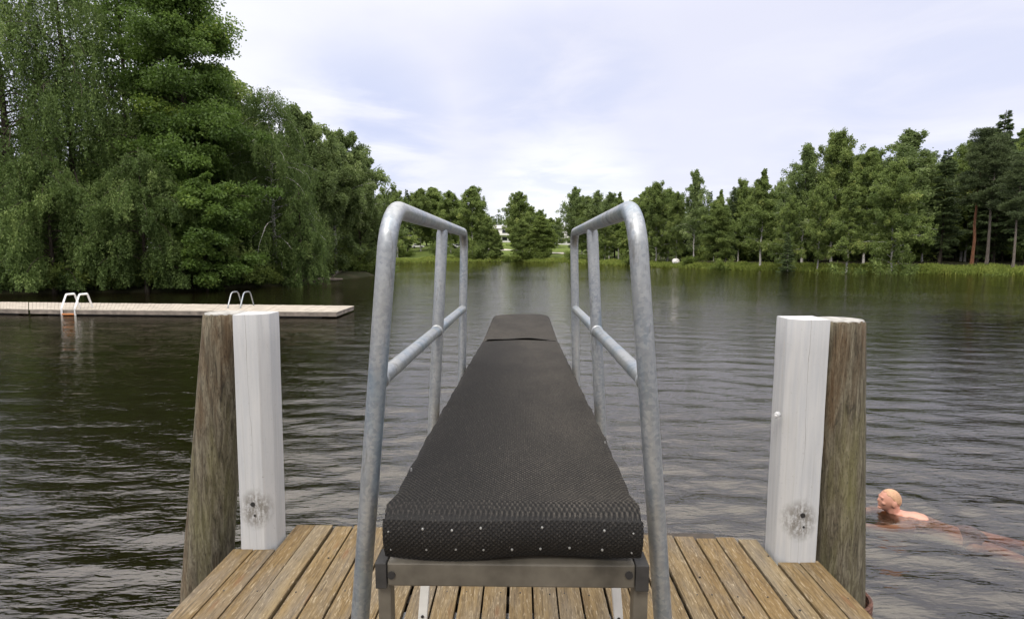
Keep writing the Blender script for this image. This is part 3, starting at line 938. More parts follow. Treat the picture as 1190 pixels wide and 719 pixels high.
def make_tree(kind, h, rad, seed, n_leaf, leaf, base=.15, shape='ovoid', n_limb=40, trunk_r=None, wood_mat='bark_dark', leaf_mat='leaf_birch', lean=(0, 0), gap=.12, flat=.34):
    r = np.random.default_rng(seed); mb = MB(); lv = Leaves(r)
    tp = trunk_path(h * .97, r, lean=lean); tr_ = trunk_r or h * .012
    tr_s = [tr_ * (1.25 if k == 0 else 1) * (1 - .93 * k / 9) + .012 for k in range(10)]
    mb.tube([(*(tp[0] - np.array([0, 0, .6])),)] + [tuple(p) for p in tp], [tr_s[0] * 1.1] + tr_s, 8)
    per = n_leaf / n_limb
    us = (np.arange(n_limb) + .5) / n_limb
    us = us ** {'pine': 1.0, 'birch': .66, 'broad': .74}.get(kind, .85)
    for q, u in enumerate(us):
        zf = base + (.985 - base) * u
        p0 = along(tp, np.array([zf]))[0]
        az = q * 2.39996 + r.normal() * .35
        pr = prof(shape, u)
        L = max(.35, rad * pr * (r.uniform(.62, 1.18) if kind != 'birch' else r.uniform(.42, 1.25)))
        if r.random() < gap: L *= .55
        n = int(per * (.35 + 1.1 * pr) * L / max(.35, rad * pr) * 1.05)
        ct = np.clip(r.normal(.42, .17), .05, .9)
        if kind == 'weep':
            path = limb_path(p0, az, R(r.uniform(25, 55)) * (1 - .2 * u), L * 1.25, -R(r.uniform(70, 105)), r)
            ns = max(3, int(n / 34)); uu = r.uniform(.22, 1, ns) ** .8
            root = along(path, uu) + r.normal(size=(ns, 3)) * np.array([.42, .42, .22]) * (h / 20)
            sl = r.uniform(.6, 3.9, ns) * (h / 20) * (.55 + .6 * (1 - u))
            sl = np.minimum(sl, np.maximum(.2, root[:, 2] - .35))
            drift = r.normal(size=(ns, 2)) * .12
            for k in range(ns):
                m = max(5, int(34 * sl[k] / (2.25 * h / 20)))
                t_ = r.uniform(0, 1, m) ** .85
                P = np.repeat(root[k][None], m, 0); P[:, 2] -= t_ * sl[k]
                P[:, :2] += drift[k] * t_[:, None] * sl[k] + r.normal(size=(m, 2)) * .065 * (1.25 - .7 * t_[:, None])
                D = r.normal(size=(m, 3)) * .5 + np.array([0, 0, -1.0])
                lv.add(P, D, leaf * r.uniform(.7, 1.25, m), leaf * .48, np.clip(ct + r.normal() * .16 + r.normal(size=m) * .12, 0, 1))
        elif kind == 'broad':
            path = limb_path(p0, az, R(r.uniform(12, 46) + 34 * u ** 2), L * 1.12, -R(r.uniform(20, 62)), r)
            nsp = max(3, int(5 + L * 2.1)); uu = np.sqrt(r.uniform(.10, 1, nsp)); uu[0] = 1
            for k in range(nsp):
                c0 = along(path, np.array([uu[k]]))[0] + r.normal(size=3) * np.array([.55, .55, .22]) * L * .26
                m = max(6, int(n / nsp * r.uniform(.6, 1.4)))
                sr = r.uniform(.42, .95) * (h / 20) ** .5 * min(1, max(.4, L / 1.6))
                q_ = r.normal(size=(m, 3)); q_ = unit(q_) * (r.uniform(0, 1, (m, 1)) ** .45)
                q_ = q_ * np.array([sr, sr, sr * flat]); q_[:, 2] -= (q_[:, 0] ** 2 + q_[:, 1] ** 2) * .28 / sr
                D = q_ * np.array([1, 1, .3]) / sr + r.normal(size=(m, 3)) * .55 + np.array([0, 0, -.45])
                tt = np.clip(ct + r.normal() * .10, .02, .95)
                lv.add(c0 + q_, D, leaf * r.uniform(.65, 1.3, m), leaf * .72, np.clip(tt + r.normal(size=m) * .13, 0, 1))
        elif kind == 'birch':
            path = limb_path(p0, az, R(r.uniform(36, 60) + 26 * u ** 2), L * 1.3, -R(r.uniform(35, 85) * (1 - .7 * u ** 2)), r)
            nsp = max(3, int(4 + L * 3)); uu = r.uniform(.12, 1, nsp) ** .7
            for k in range(nsp):
                c0 = along(path, np.array([uu[k]]))[0] + r.normal(size=3) * .22 * L * .5
                m = max(5, int(n / nsp * r.uniform(.5, 1.5))); sr = r.uniform(.28, .66) * (h / 18) ** .5 * min(1, max(.42, L / 1.5))
                q_ = unit(r.normal(size=(m, 3))) * (r.uniform(0, 1, (m, 1)) ** .5) * np.array([sr * .75, sr * .75, sr * 1.05])
                q_[:, 2] -= sr * .5
                D = q_ * .8 / sr + r.normal(size=(m, 3)) * .6 + np.array([0, 0, -.7])
                tt = np.clip(ct + r.normal() * .10, .02, .95)
                lv.add(c0 + q_, D, leaf * r.uniform(.65, 1.3, m), leaf * .7, np.clip(tt + r.normal(size=m) * .14, 0, 1))
        elif kind == 'fir':
            path = limb_path(p0, az, R(r.uniform(-12, 14) + 35 * max(0, u - .75) * 3), L * 1.05, R(r.uniform(-22, 10)), r, 4, .05)
            m = max(6, int(n * min(1, .3 + L / 1.2))); t_ = r.uniform(.06, 1, m) ** .75
            P = along(path, t_); side = np.array([math.cos(az), -math.sin(az), 0])
            off = r.normal(size=m) * (.30 * L * (1.08 - t_) + .06)
            P = P + off[:, None] * side + np.array([0, 0, 1]) * (-np.abs(off) * .25 + r.normal(size=m) * .05 - r.uniform(0, .22, m) * (1 - u))[:, None]
            outd = np.array([math.sin(az), math.cos(az), -.25])
            D = outd + side * np.sign(off)[:, None] * .8 + r.normal(size=(m, 3)) * .28 + np.array([0, 0, -.3])
            lv.add(P, D, leaf * min(1, .55 + L / 2) * r.uniform(.7, 1.3, m), leaf * .28 * min(1, .6 + L / 2), np.clip(ct + r.normal(size=m) * .15 + .25 * (t_ > .85), 0, 1))
        elif kind == 'pine':
            path = limb_path(p0, az, R(r.uniform(0, 35) + 25 * u), L, R(r.uniform(-5, 30)), r, 5, .18)
            nsp = max(2, int(3 + L * 1.8)); uu = r.uniform(.35, 1, nsp)
            for k in range(nsp):
                c0 = along(path, np.array([uu[k]]))[0] + r.normal(size=3) * np.array([.35, .35, .15])
                m = max(6, int(n / nsp)); sr = r.uniform(.4, .75)
                q_ = unit(r.normal(size=(m, 3))) * (r.uniform(0, 1, (m, 1)) ** .4) * np.array([sr, sr, sr * .42])
                D = q_ / sr + r.normal(size=(m, 3)) * .4 + np.array([0, 0, .5])
                lv.add(c0 + q_, D, leaf * r.uniform(.7, 1.3, m), leaf * .22, np.clip(ct + r.normal(size=m) * .16, 0, 1))
        lr = max(.012, tr_ * (1 - zf) * .42 * min(1, L / 2))
        mb.tube([tuple(p) for p in path], list(np.linspace(lr, max(.006, lr * .2), len(path))), 5, caps=False)
    wood = bpy.data.meshes.new('trunk'); wood.from_pydata(mb.v, [], mb.f)
    wood.polygons.foreach_set('use_smooth', [True] * len(wood.polygons))
    wood.materials.append(M[wood_mat])
    crown = lv.mesh('crown'); crown.materials.append(M[leaf_mat])
    return wood, crown


def make_bush(h, rad, seed, n_leaf, leaf, leaf_mat='leaf_bush'):
    r = np.random.default_rng(seed); mb = MB(); lv = Leaves(r)
    for q in range(16):
        az = q * 2.4; el = R(r.uniform(35, 88)); L = (h * math.sin(el) + rad * math.cos(el)) * r.uniform(.7, 1.1)
        path = limb_path((r.normal() * .1 * rad, r.normal() * .1 * rad, -.2), az, el, L, -R(r.uniform(5, 50)), r)
        mb.tube([tuple(p) for p in path], list(np.linspace(.03, .008, len(path))), 4, caps=False)
        ct = np.clip(r.normal(.45, .16), .05, .9)
        for k in range(7):
            c0 = along(path, np.array([r.uniform(.25, 1)]))[0]; m = int(n_leaf / 112); sr = r.uniform(.22, .45) * max(.6, rad * .6)
            q_ = unit(r.normal(size=(m, 3))) * (r.uniform(0, 1, (m, 1)) ** .45) * sr
            D = q_ / sr + r.normal(size=(m, 3)) * .5 + np.array([0, 0, .1])
            P = c0 + q_; P[:, 2] = np.maximum(P[:, 2], .02)
            lv.add(P, D, leaf * r.uniform(.7, 1.3, m), leaf * .42, np.clip(ct + r.normal(size=m) * .15, 0, 1))
    wood = bpy.data.meshes.new('stem'); wood.from_pydata(mb.v, [], mb.f); wood.materials.append(M['bark_dark'])
    crown = lv.mesh('foliage'); crown.materials.append(M[leaf_mat])
    return wood, crown


def stand(geo, name, x, y, sc, label, cat, group, rz=None, parts=('trunk', 'crown'), flat=1.0):
    root = empty(name, (x, y, gz(x, y) - .05), random.uniform(0, 6.28) if rz is None else rz)
    root.scale = (sc * flat, sc * flat, sc)
    tag(root, label, cat, group)
    for me, nm in zip(geo, parts):
        o = bpy.data.objects.new(nm, me); COL.objects.link(o); o.parent = root
    return root


def at_px(px, d):
    """ground point seen in column px at forward distance d"""
    p = at_y(px, 295, d); return p.x, d


def height_for(px, d, top_py):
    x, y = at_px(px, d); return at_y(px, top_py, d).z - gz(x, y)


# --- the big stand on the left bank, each tree grown for its place
LG = 'tall trees on the left bank'
left = [
    # px, dist, top_py, radius, kind, shape, base, leaves, leaf size, leaf material, bark, label
    (18, 31, -90, 3.4, 'weep', 'ovoid', .16, 56000, .15, 'leaf_weep', 'bark_dark', 'tall weeping birch at the far left edge, sky showing through its hanging twigs'),
    (92, 33, -90, 3.8, 'weep', 'ovoid', .10, 104000, .15, 'leaf_weep', 'bark_dark', 'tall weeping birch rising above the boxy white dock ladder'),
    (158, 39, -70, 3.2, 'broad', 'column', .22, 19000, .20, 'leaf_maple', 'bark_dark', 'tall sparse dark tree with sky between its branches, left of the biggest maple'),
    (226, 37, -115, 6.0, 'broad', 'cone', .04, 190000, .185, 'leaf_maple', 'bark_dark', 'biggest dense dark maple on the left bank'),
    (168, 30.5, 165, 2.8, 'weep', 'dome', .12, 70000, .13, 'leaf_weep', 'bark_dark', 'lower weeping birch with rounded curtains of twigs in front of the sparse dark tree'),
    (60, 29.5, 168, 3.2, 'weep', 'dome', .12, 76000, .13, 'leaf_weep', 'bark_dark', 'low broad weeping birch hanging right behind the white dock ladder'),
    (238, 32, 208, 2.4, 'broad', 'dome', .05, 46000, .17, 'leaf_maple', 'bark_dark', 'young bright green maple in layered tiers before the biggest maple'),
    (320, 39, 92, 3.7, 'weep', 'dome', .05, 110000, .14, 'leaf_weep', 'bark_birch', 'graceful weeping birch at the water edge, right of the biggest maple'),
    (350, 37, 215, 1.6, 'weep', 'dome', .05, 22000, .14, 'leaf_weep', 'bark_dark', 'small weeping birch trailing its twigs into the water beside the fallen log'),
    (358, 45, 128, 3.2, 'birch', 'dome', .04, 70000, .18, 'leaf_aspen', 'bark_dark', 'light green aspen rising between the weeping birch and the pale leaved aspen'),
    (390, 50, 150, 4.0, 'birch', 'ovoid', .04, 80000, .18, 'leaf_aspen', 'bark_birch', 'pale leaved aspen with slanting light stems behind the fallen log'),
    (418, 57, 186, 3.7, 'birch', 'dome', .03, 60000, .18, 'leaf_aspen', 'bark_dark', 'shorter pale aspen at the right end of the left bank, next to the left handrail'),
]
for q, (px, d, top, rad_, kind, shape, base, nl, ls, lm, bk, lab) in enumerate(left):
    x, y = at_px(px, d); h = height_for(px, d, top)
    geo = make_tree(kind, h, rad_, 100 + q, nl, ls, base, shape, int(36 + h * 3.4), None, bk, lm, flat=.7)
    stand(geo, 'weeping_birch' if kind == 'weep' else ('maple_tree' if kind == 'broad' else 'aspen_tree'), x, y, 1, lab, 'tree', LG, 0)

# shared kinds for the other banks
G = {
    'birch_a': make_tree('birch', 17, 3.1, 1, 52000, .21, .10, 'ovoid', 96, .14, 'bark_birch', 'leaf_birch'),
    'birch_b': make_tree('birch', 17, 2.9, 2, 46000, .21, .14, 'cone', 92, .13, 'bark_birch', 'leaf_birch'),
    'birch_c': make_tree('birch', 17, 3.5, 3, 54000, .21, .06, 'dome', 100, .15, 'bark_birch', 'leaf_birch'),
    'birch_thin': make_tree('birch', 17, 2.6, 4, 30000, .20, .14, 'ovoid', 120, .12, 'bark_birch', 'leaf_aspen', gap=.3),
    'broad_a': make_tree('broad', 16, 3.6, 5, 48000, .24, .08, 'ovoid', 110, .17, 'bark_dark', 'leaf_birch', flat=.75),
    'broad_b': make_tree('broad', 16, 3.5, 6, 48000, .24, .05, 'ovoid', 110, .17, 'bark_dark', 'leaf_bush', flat=.7),
    'spruce_a': make_tree('fir', 19, 3.0, 7, 36000, .32, .06, 'cone', 110, .17, 'bark_dark', 'leaf_fir'),
    'spruce_b': make_tree('fir', 19, 3.7, 8, 38000, .32, .16, 'cone', 105, .18, 'bark_dark', 'leaf_fir', gap=.2),
    'pine_red': make_tree('pine', 18, 2.9, 9, 22000, .30, .46, 'dome', 34, .19, 'bark_red', 'leaf_pine'),
    'pine_grey': make_tree('pine', 18, 3.1, 10, 24000, .30, .44, 'dome', 36, .19, 'bark_grey', 'leaf_pine'),
}
H0 = {'birch_a': 17, 'birch_b': 17, 'birch_c': 17, 'birch_thin': 17, 'broad_a': 16, 'broad_b': 16, 'spruce_a': 19, 'spruce_b': 19, 'pine_red': 18, 'pine_grey': 18}
NM = {'birch': 'birch_tree', 'broad': 'broadleaf_tree', 'spruce': 'spruce_tree', 'pine': 'pine_tree'}


def grow(kind, px, d, top, lab, group, flat=1.0, cat='tree'):
    x, y = at_px(px, d); sc = height_for(px, d, top) / H0[kind]
    return stand(G[kind], NM[kind.split('_')[0]], x, y, sc, lab, cat, group, None, flat=flat)


RG = 'trees along the right bank'
for kind, px, d, top, fl, lab in [
    ('birch_c', 762, 98, 212, 1.0, 'rounded birch just right of the right handrail top'),
    ('birch_a', 786, 93, 221, .9, 'small birch between the right handrail and the tall thin birch'),
    ('birch_thin', 806, 88, 194, 1.0, 'tall thin birch with pale trunk and a see-through top poking above its neighbours'),
    ('broad_a', 834, 82, 229, 1.0, 'low bushy tree right of the tall thin birch'),
    ('spruce_a', 850, 92, 213, .9, 'dark tree top between the tall thin birch and the slender conical birch'),
    ('birch_b', 884, 73, 193, 1.25, 'slender conical birch with white trunk on the right bank'),
    ('birch_c', 916, 69, 228, .8, 'light green young birch standing in front at the middle of the right bank'),
    ('spruce_a', 915, 65, 268, 1.1, 'small dark young spruce at the waterside'),
    ('birch_thin', 932, 80, 163, 1.25, 'tall birch with ragged airy top at the middle of the right bank'),
    ('birch_c', 966, 79, 152, .95, 'tall dense birch with a pointed dome top on the right bank'),
    ('birch_a', 951, 67, 212, .95, 'front birch with rounded top below the tall dense pointed birch'),
    ('birch_b', 985, 64, 203, 1.2, 'front pointed birch with tiers of light green leaves right of the rounded front birch'),
    ('birch_a', 1004, 74, 168, 1.0, 'tall birch half hidden behind the front pointed birch'),
    ('birch_c', 1036, 61, 188, 1.05, 'broad light green birch with pale trunk, largest in the front row of the right bank'),
    ('birch_thin', 1047, 73, 146, 1.7, 'airy tall birch with sky between its top leaves, behind the broad front birch'),
    ('spruce_b', 1092, 69, 168, 1.1, 'dark spruce left of the red trunked pine'),
    ('birch_c', 1072, 74, 184, .9, 'dull green birch between the airy tall birch and the dark spruce'),
    ('pine_red', 1130, 64, 150, 1.0, 'tall pine with a bare orange red trunk on the right bank'),
    ('pine_grey', 1147, 62, 158, 1.0, 'tall pine with a bare pale grey trunk next to the red trunked one'),
    ('spruce_a', 1154, 71, 122, 1.2, 'tallest dark spruce with a spiky top near the right edge'),
    ('spruce_b', 1192, 66, 124, 1.2, 'dark tall spruce cut by the right edge of the photo'),
    ('pine_grey', 1178, 58, 178, 1.0, 'pine with bare thin trunk nearest the right edge of the photo'),
    ('birch_a', 1117, 76, 160, 1.0, 'broadleaf top rising left of the tallest dark spruce'),
]:
    grow(kind, px, d, top, lab, RG, fl)
FG = 'trees on the far shore'
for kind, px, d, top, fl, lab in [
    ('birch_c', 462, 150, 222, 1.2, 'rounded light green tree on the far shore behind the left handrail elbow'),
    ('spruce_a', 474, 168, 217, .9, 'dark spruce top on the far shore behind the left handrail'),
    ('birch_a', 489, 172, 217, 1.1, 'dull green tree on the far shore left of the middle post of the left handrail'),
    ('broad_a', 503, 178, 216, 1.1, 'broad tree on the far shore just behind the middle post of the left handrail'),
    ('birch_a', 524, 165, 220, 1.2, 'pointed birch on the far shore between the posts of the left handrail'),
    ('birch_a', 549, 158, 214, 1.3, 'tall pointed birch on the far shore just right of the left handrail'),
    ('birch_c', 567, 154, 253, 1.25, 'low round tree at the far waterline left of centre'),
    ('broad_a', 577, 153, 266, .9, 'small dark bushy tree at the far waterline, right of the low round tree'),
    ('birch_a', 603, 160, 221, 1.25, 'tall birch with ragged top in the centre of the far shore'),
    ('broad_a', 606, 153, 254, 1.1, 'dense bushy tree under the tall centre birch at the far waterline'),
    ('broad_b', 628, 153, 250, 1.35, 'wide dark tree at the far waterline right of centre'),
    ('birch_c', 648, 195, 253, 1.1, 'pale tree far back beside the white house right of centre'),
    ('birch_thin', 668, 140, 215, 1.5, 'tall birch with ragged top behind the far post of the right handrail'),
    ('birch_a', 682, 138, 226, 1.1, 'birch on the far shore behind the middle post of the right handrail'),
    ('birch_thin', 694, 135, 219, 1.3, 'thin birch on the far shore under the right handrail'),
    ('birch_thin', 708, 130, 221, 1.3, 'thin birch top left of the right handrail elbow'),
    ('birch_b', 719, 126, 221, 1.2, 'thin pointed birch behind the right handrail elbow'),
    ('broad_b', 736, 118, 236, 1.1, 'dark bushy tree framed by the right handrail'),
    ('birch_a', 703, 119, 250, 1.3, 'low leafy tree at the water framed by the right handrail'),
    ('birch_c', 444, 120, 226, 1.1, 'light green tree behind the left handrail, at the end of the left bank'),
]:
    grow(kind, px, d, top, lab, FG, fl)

# bushes along the waterlines
BU = [make_bush(2.0, 1.5, 40, 3600, .20), make_bush(1.6, 1.7, 41, 3600, .20), make_bush(2.6, 1.6, 42, 4200, .22, 'leaf_birch')]
# trees filling the woods behind the front rows
r_ = random.Random(11)
deep = 'dark tree deep in the wood behind the front row of the right bank'
for row, (dd, dt) in enumerate(((12, 14), (22, 2), (34, 10))):
    for px in range(775, 1400, 12 + 3 * row):
        u = (px - 760) / 430
        d = np.interp(px, [760, 860, 1000, 1190, 1420], [98, 82, 70, 62, 52]) + dd + r_.uniform(-3, 3)
        top = np.interp(px, [760, 806, 860, 930, 1000, 1060, 1120, 1190, 1420], [226, 222, 214, 188, 180, 182, 160, 142, 110]) + dt + r_.uniform(-8, 20)
        kind = r_.choice(['spruce_a', 'spruce_b', 'birch_a', 'birch_b', 'pine_grey'] if u > .55 else ['spruce_a', 'birch_a', 'birch_b', 'birch_c', 'birch_b'])
        grow(kind, px + r_.uniform(-6, 6), d, top, deep, 'trees deep in the right wood', r_.uniform(.8, 1.15))
deepl = 'dark tree in the wood behind the front trees of the left bank'
for px, d, top in ((-25, 46, 120), (20, 44, 190), (62, 45, 205), (115, 46, 215), (150, 52, 130), (200, 47, 110), (255, 47, 70), (290, 50, 120),
                   (300, 44, 170), (350, 58, 170), (380, 66, 195), (408, 72, 205), (232, 40, 215), (275, 41, 225)):
    kind = r_.choice(['broad_b', 'broad_a', 'broad_b'])
    grow(kind, px, d, top, deepl, 'trees deep in the left wood', 1.25)
deepf = 'tree in the wood behind the far shore'
for q in range(70):
    px = r_.uniform(775, 1330); d = np.interp(px, [760, 860, 1000, 1190, 1420], [98, 82, 70, 62, 52]) + r_.uniform(7, 26)
    x, y = at_px(px, d)
    stand(BU[q % 3], 'bush', x, y, r_.uniform(1.4, 2.3), 'undergrowth bush in the shade of the right bank wood', 'bush', 'undergrowth of the right wood', None, ('stem', 'foliage'))
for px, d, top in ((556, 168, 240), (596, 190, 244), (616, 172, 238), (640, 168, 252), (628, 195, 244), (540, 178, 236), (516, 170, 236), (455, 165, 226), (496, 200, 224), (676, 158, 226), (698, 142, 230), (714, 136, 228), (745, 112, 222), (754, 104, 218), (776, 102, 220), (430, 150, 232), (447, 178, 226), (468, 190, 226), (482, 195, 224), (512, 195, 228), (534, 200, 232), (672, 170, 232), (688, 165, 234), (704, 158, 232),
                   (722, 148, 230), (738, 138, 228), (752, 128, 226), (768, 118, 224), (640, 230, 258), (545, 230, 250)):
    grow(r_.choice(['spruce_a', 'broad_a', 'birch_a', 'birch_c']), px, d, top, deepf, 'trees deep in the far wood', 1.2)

bl = 'leafy green bush at the waterline'
BG = 'waterside bushes'


def bush(k, px, d, sc, lab, group=BG):
    x, y = at_px(px, d); return stand(BU[k], 'bush', x, y, sc, lab, 'bush', group, None, ('stem', 'foliage'))


for k, px, d, sc, lab in [(0, 468, 152, 1.6, 'bush on the far shore under the left handrail elbow'), (2, 512, 153, 1.9, 'bush on the far shore right of the middle post of the left handrail'),
                          (1, 538, 152, 1.6, 'low bush on the far shore behind the far post of the left handrail'), (2, 556, 151.5, 2.1, 'round bush at the far waterline just right of the left handrail'),
                          (0, 614, 151.5, 2.2, 'dark bush at the far waterline below the tall centre birch')]:
    bush(k, px, d, sc, lab)
for k, px, d, sc, lab in [(0, 918, 63.5, 1.2, 'dark leafy bush at the foot of the small waterside spruce'), (1, 948, 62.5, 1.0, 'low bush on the right bank left of the pale trunked front birch'),
                          (2, 986, 60.5, 1.35, 'tall bush under the front pointed birch'), (2, 1040, 57.5, 1.5, 'biggest dark bush at the waterline under the broad front birch'),
                          (1, 1058, 57.5, 1.1, 'bush right of the biggest waterline bush'), (0, 1085, 57.5, .9, 'low bush on the bank under the dark spruce'),
                          (1, 1120, 56.8, .8, 'low bush on the bank left of the bare pine trunks'), (1, 1165, 55.8, .8, 'low bush on the bank below the nearest pine near the right edge'),
                          (0, 840, 77, 1.0, 'small bush under the low bushy tree on the right bank'), (1, 800, 86, 1.0, 'small bush on the right bank just right of the pale boulder'),
                          (0, 735, 101, 1.2, 'yellowish green bush at the water framed by the right handrail'), (1, 690, 118, 1.5, 'bush at the far waterline behind the right handrail posts'),
                          (1, 630, 150.5, 2.0, 'wide low bush at the far waterline right of centre'), (0, 592, 151.5, 1.2, 'small bush at the far waterline in the centre'),
                          (1, 666, 136, 1.6, 'yellow green bush behind the far post of the right handrail')]:
    bush(k, px, d, sc, lab)
for px in range(-60, 330, 21):
    bush(r_.choice([0, 1, 2]), px, np.interp(px, [-60, 0, 200, 335], [28.0, 29.5, 31.2, 37.4]) + r_.uniform(-.1, 1.0), r_.uniform(.75, 1.3), 'dark leafy bush under the trees of the left bank behind the dock', 'bushes under the left bank trees')
for px, d in ((372, 47), (390, 51), (405, 54), (422, 57), (437, 62)):
    bush(r_.choice([0, 2]), px, d + 1.2, r_.uniform(1.0, 1.4), 'leafy bush overhanging the water near the fallen log', 'bushes by the fallen log')

# tall grass and herbs on the banks
r = np.random.default_rng(21); lv = Leaves(r)


def bank(px0, px1, n, width, hmax, tint, leaf_w):
    idx = np.linspace(0, 1, 400); px = px0 + (px1 - px0) * r.uniform(0, 1, n)
    # walk inland from the waterline
    tab_px = np.array([436, 458, 500, 600, 655, 700, 760, 860, 1000, 1190, 1330]); 
    tab = np.array([[*at_z(q, y_, WATER).xy] for q, y_ in zip(tab_px, (306, 306, 304.6, 304, 305, 307.5, 310, 313.6, 317, 320, 323))])
    P = np.stack([np.interp(px, tab_px, tab[:, 0]), np.interp(px, tab_px, tab[:, 1])], 1)
    nrm = unit(P); inl = r.uniform(-.1, 1, n) ** 1.0 * width
    P = P + nrm * inl[:, None] + r.normal(size=(n, 2)) * .4
    z = ground_h(P[:, 0], P[:, 1])
    ok = z > WATER - .12; P = P[ok]; z = z[ok]; m = len(P)
    clump = .5 + .5 * np.sin(P[:, 0] * 1.7 + 2 * np.sin(P[:, 1] * .6)) * np.sin(P[:, 1] * 1.1 + P[:, 0] * .4)
    hh_ = hmax * (.45 + .75 * clump) * r.uniform(.5, 1.2, m)
    D = r.normal(size=(m, 3)) * .33 + np.array([0, 0, 1.0])
    lv.add(np.column_stack([P, z - .03]), D, hh_, leaf_w * r.uniform(.6, 1.4, m), np.clip(tint + .35 * (clump - .5) + r.normal(size=m) * .15, 0, 1))


bank(740, 1330, 60000, 7.0, .60, .52, .16)
bank(740, 1330, 16000, 2.2, .5, .70, .12)
bank(436, 760, 30000, 9.0, .7, .62, .26)
o = link_mesh('bank_grass', lv.mesh('bank_grass'), M['herb'])
tag(o, 'bright green grass and herbs growing along the far and right banks', 'grass', None, 'stuff')

# distant wooded hill, one mass
r = np.random.default_rng(33); lv = Leaves(r)
for q in range(420):
    x = r.uniform(-190, 25); y = r.uniform(330, 480)
    z0 = gz(x, y); h = r.uniform(9, 16); m = 90
    u = r.uniform(0, 1, m) ** 1.4; th = r.uniform(0, 6.28, m); rr = (1 - u) * r.uniform(1.6, 2.8) * r.uniform(.5, 1, m) + .1
    P = np.stack([x + rr * np.cos(th), y + rr * np.sin(th), z0 + .8 + u * (h - .8)], 1)
    D = np.stack([np.cos(th), np.sin(th), np.full(m, -.7)], 1) + r.normal(size=(m, 3)) * .3
    lv.add(P, D, r.uniform(1.2, 2.2, m), .9, np.clip(r.normal(.5, .2, m), 0, 1))
o = link_mesh('hill_forest', lv.mesh('hill_forest'), M['leaf_fir'])
tag(o, 'bluish dark conifer forest on the distant hill above the far shore', 'forest', None, 'stuff')

# ------------------------------------------------------------------ far shore: houses, parked cars, path, boulder, log
mw = mat_plain('white_house_boards', (.74, .73, .70), .7, 0, .08, 1); mg = mat_plain('dark_house_glass', (.03, .035, .04), .15)
mr = mat_plain('grey_house_roof', (.42, .41, .40), .7, 0, .2, 1)


def house(label, px, d, wdt, dep, ht, floors, rz):
    x, y = at_px(px, d); root = empty('house', (x, y, gz(x, y) - .3), rz); tag(root, label, 'house', 'houses beyond the far shore')
    mb = MB(); mb.box(-wdt / 2, wdt / 2, 0, dep, 0, ht); mb.build('wall', mw, root)
    mb = MB(); mb.prism([(-wdt / 2 - .5, -.5), (wdt / 2 + .5, -.5), (wdt / 2 + .5, dep + .5), (-wdt / 2 - .5, dep + .5)], ht + .01, ht + 1.5, top=[(-wdt / 2 - .5, dep / 2 - .1), (wdt / 2 + .5, dep / 2 - .1), (wdt / 2 + .5, dep / 2 + .1), (-wdt / 2 - .5, dep / 2 + .1)])
    mb.build('roof', mr, root)
    for f in range(floors):
        z = .9 + f * 2.8; n = int(wdt / 3.2)
        for q in range(n):
            xc = -wdt / 2 + (q + .5) * wdt / n
            mb = MB(); mb.box(xc - .95, xc + .95, -.05, .02, z, z + 1.35); mb.build('window', mg, root)
        if f:
            mb = MB(); mb.box(-wdt / 2 + .4, wdt / 2 - .4, -1.3, -.01, f * 2.8 + .1, f * 2.8 + .9); mb.build('balcony', mw, root)
    return root


house('white house with balconies seen between the far trees left of centre', 581, 212, 15, 9, 5.6, 2, R(4))
house('white house with long balcony seen between the far trees right of centre', 657, 212, 20, 9, 6.4, 2, R(-6))

mpaint = [mat_plain('white_car_paint', (.78, .78, .77), .3, 0, .03, 1), mat_plain('silver_car_paint', (.55, .56, .57), .3, .4, .03, 1), mat_plain('dark_car_paint', (.06, .065, .075), .3, .2, .03, 1)]
mt_ = mat_plain('tyre_rubber', (.02, .02, .02), .8)


def car(label, px, d, k, rz):
    x, y = at_px(px, d); root = empty('parked_car', (x, y, gz(x, y) + .02), rz); tag(root, label, 'car', 'cars parked beyond the far shore')
    prof_ = [(-2.1, .3), (2.1, .3), (2.15, .75), (1.15, .92), (.65, 1.42), (-1.0, 1.45), (-1.75, .98), (-2.12, .85)]
    mb = MB(); n = len(prof_)
    V = [(a_, -.82 * (1 if b_ < 1 else .86), b_) for a_, b_ in prof_] + [(a_, .82 * (1 if b_ < 1 else .86), b_) for a_, b_ in prof_]
    mb.add(V, [(q, (q + 1) % n, (q + 1) % n + n, q + n) for q in range(n)] + [tuple(range(n - 1, -1, -1)), tuple(range(n, 2 * n))])
    mb.build('body', mpaint[k], root, False, .04)
    for s in (-1, 1):
        mb = MB(); yy = s * .80
        V = [(a_, yy - .015 if q < 0 else yy + .015 * q, b_) for q in (-1, 1) for a_, b_ in ((-1.45, .98), (.95, .98), (.55, 1.36), (-.95, 1.38))]
        mb.add(V, [(0, 1, 2, 3), (7, 6, 5, 4)] + [(q, (q + 1) % 4, (q + 1) % 4 + 4, q + 4) for q in range(4)]); mb.build('window', mg, root)
        for a_ in (-1.3, 1.3):
            mb = MB(); mb.tube([(a_, s * .62, .32), (a_, s * .86, .32)], .32, 14); mb.build('wheel', mt_, root)
    return root


car('white car parked on the far lawn, leftmost, seen inside the left handrail', 486, 186, 0, R(10))
car('white car parked on the far lawn behind the left handrail, second from the left', 525, 184, 0, R(-8))
car('silver car parked on the far lawn beside the far post of the left handrail', 534, 186, 1, R(4))
car('white car parked on the far lawn just right of the left handrail', 548, 188, 0, R(0))
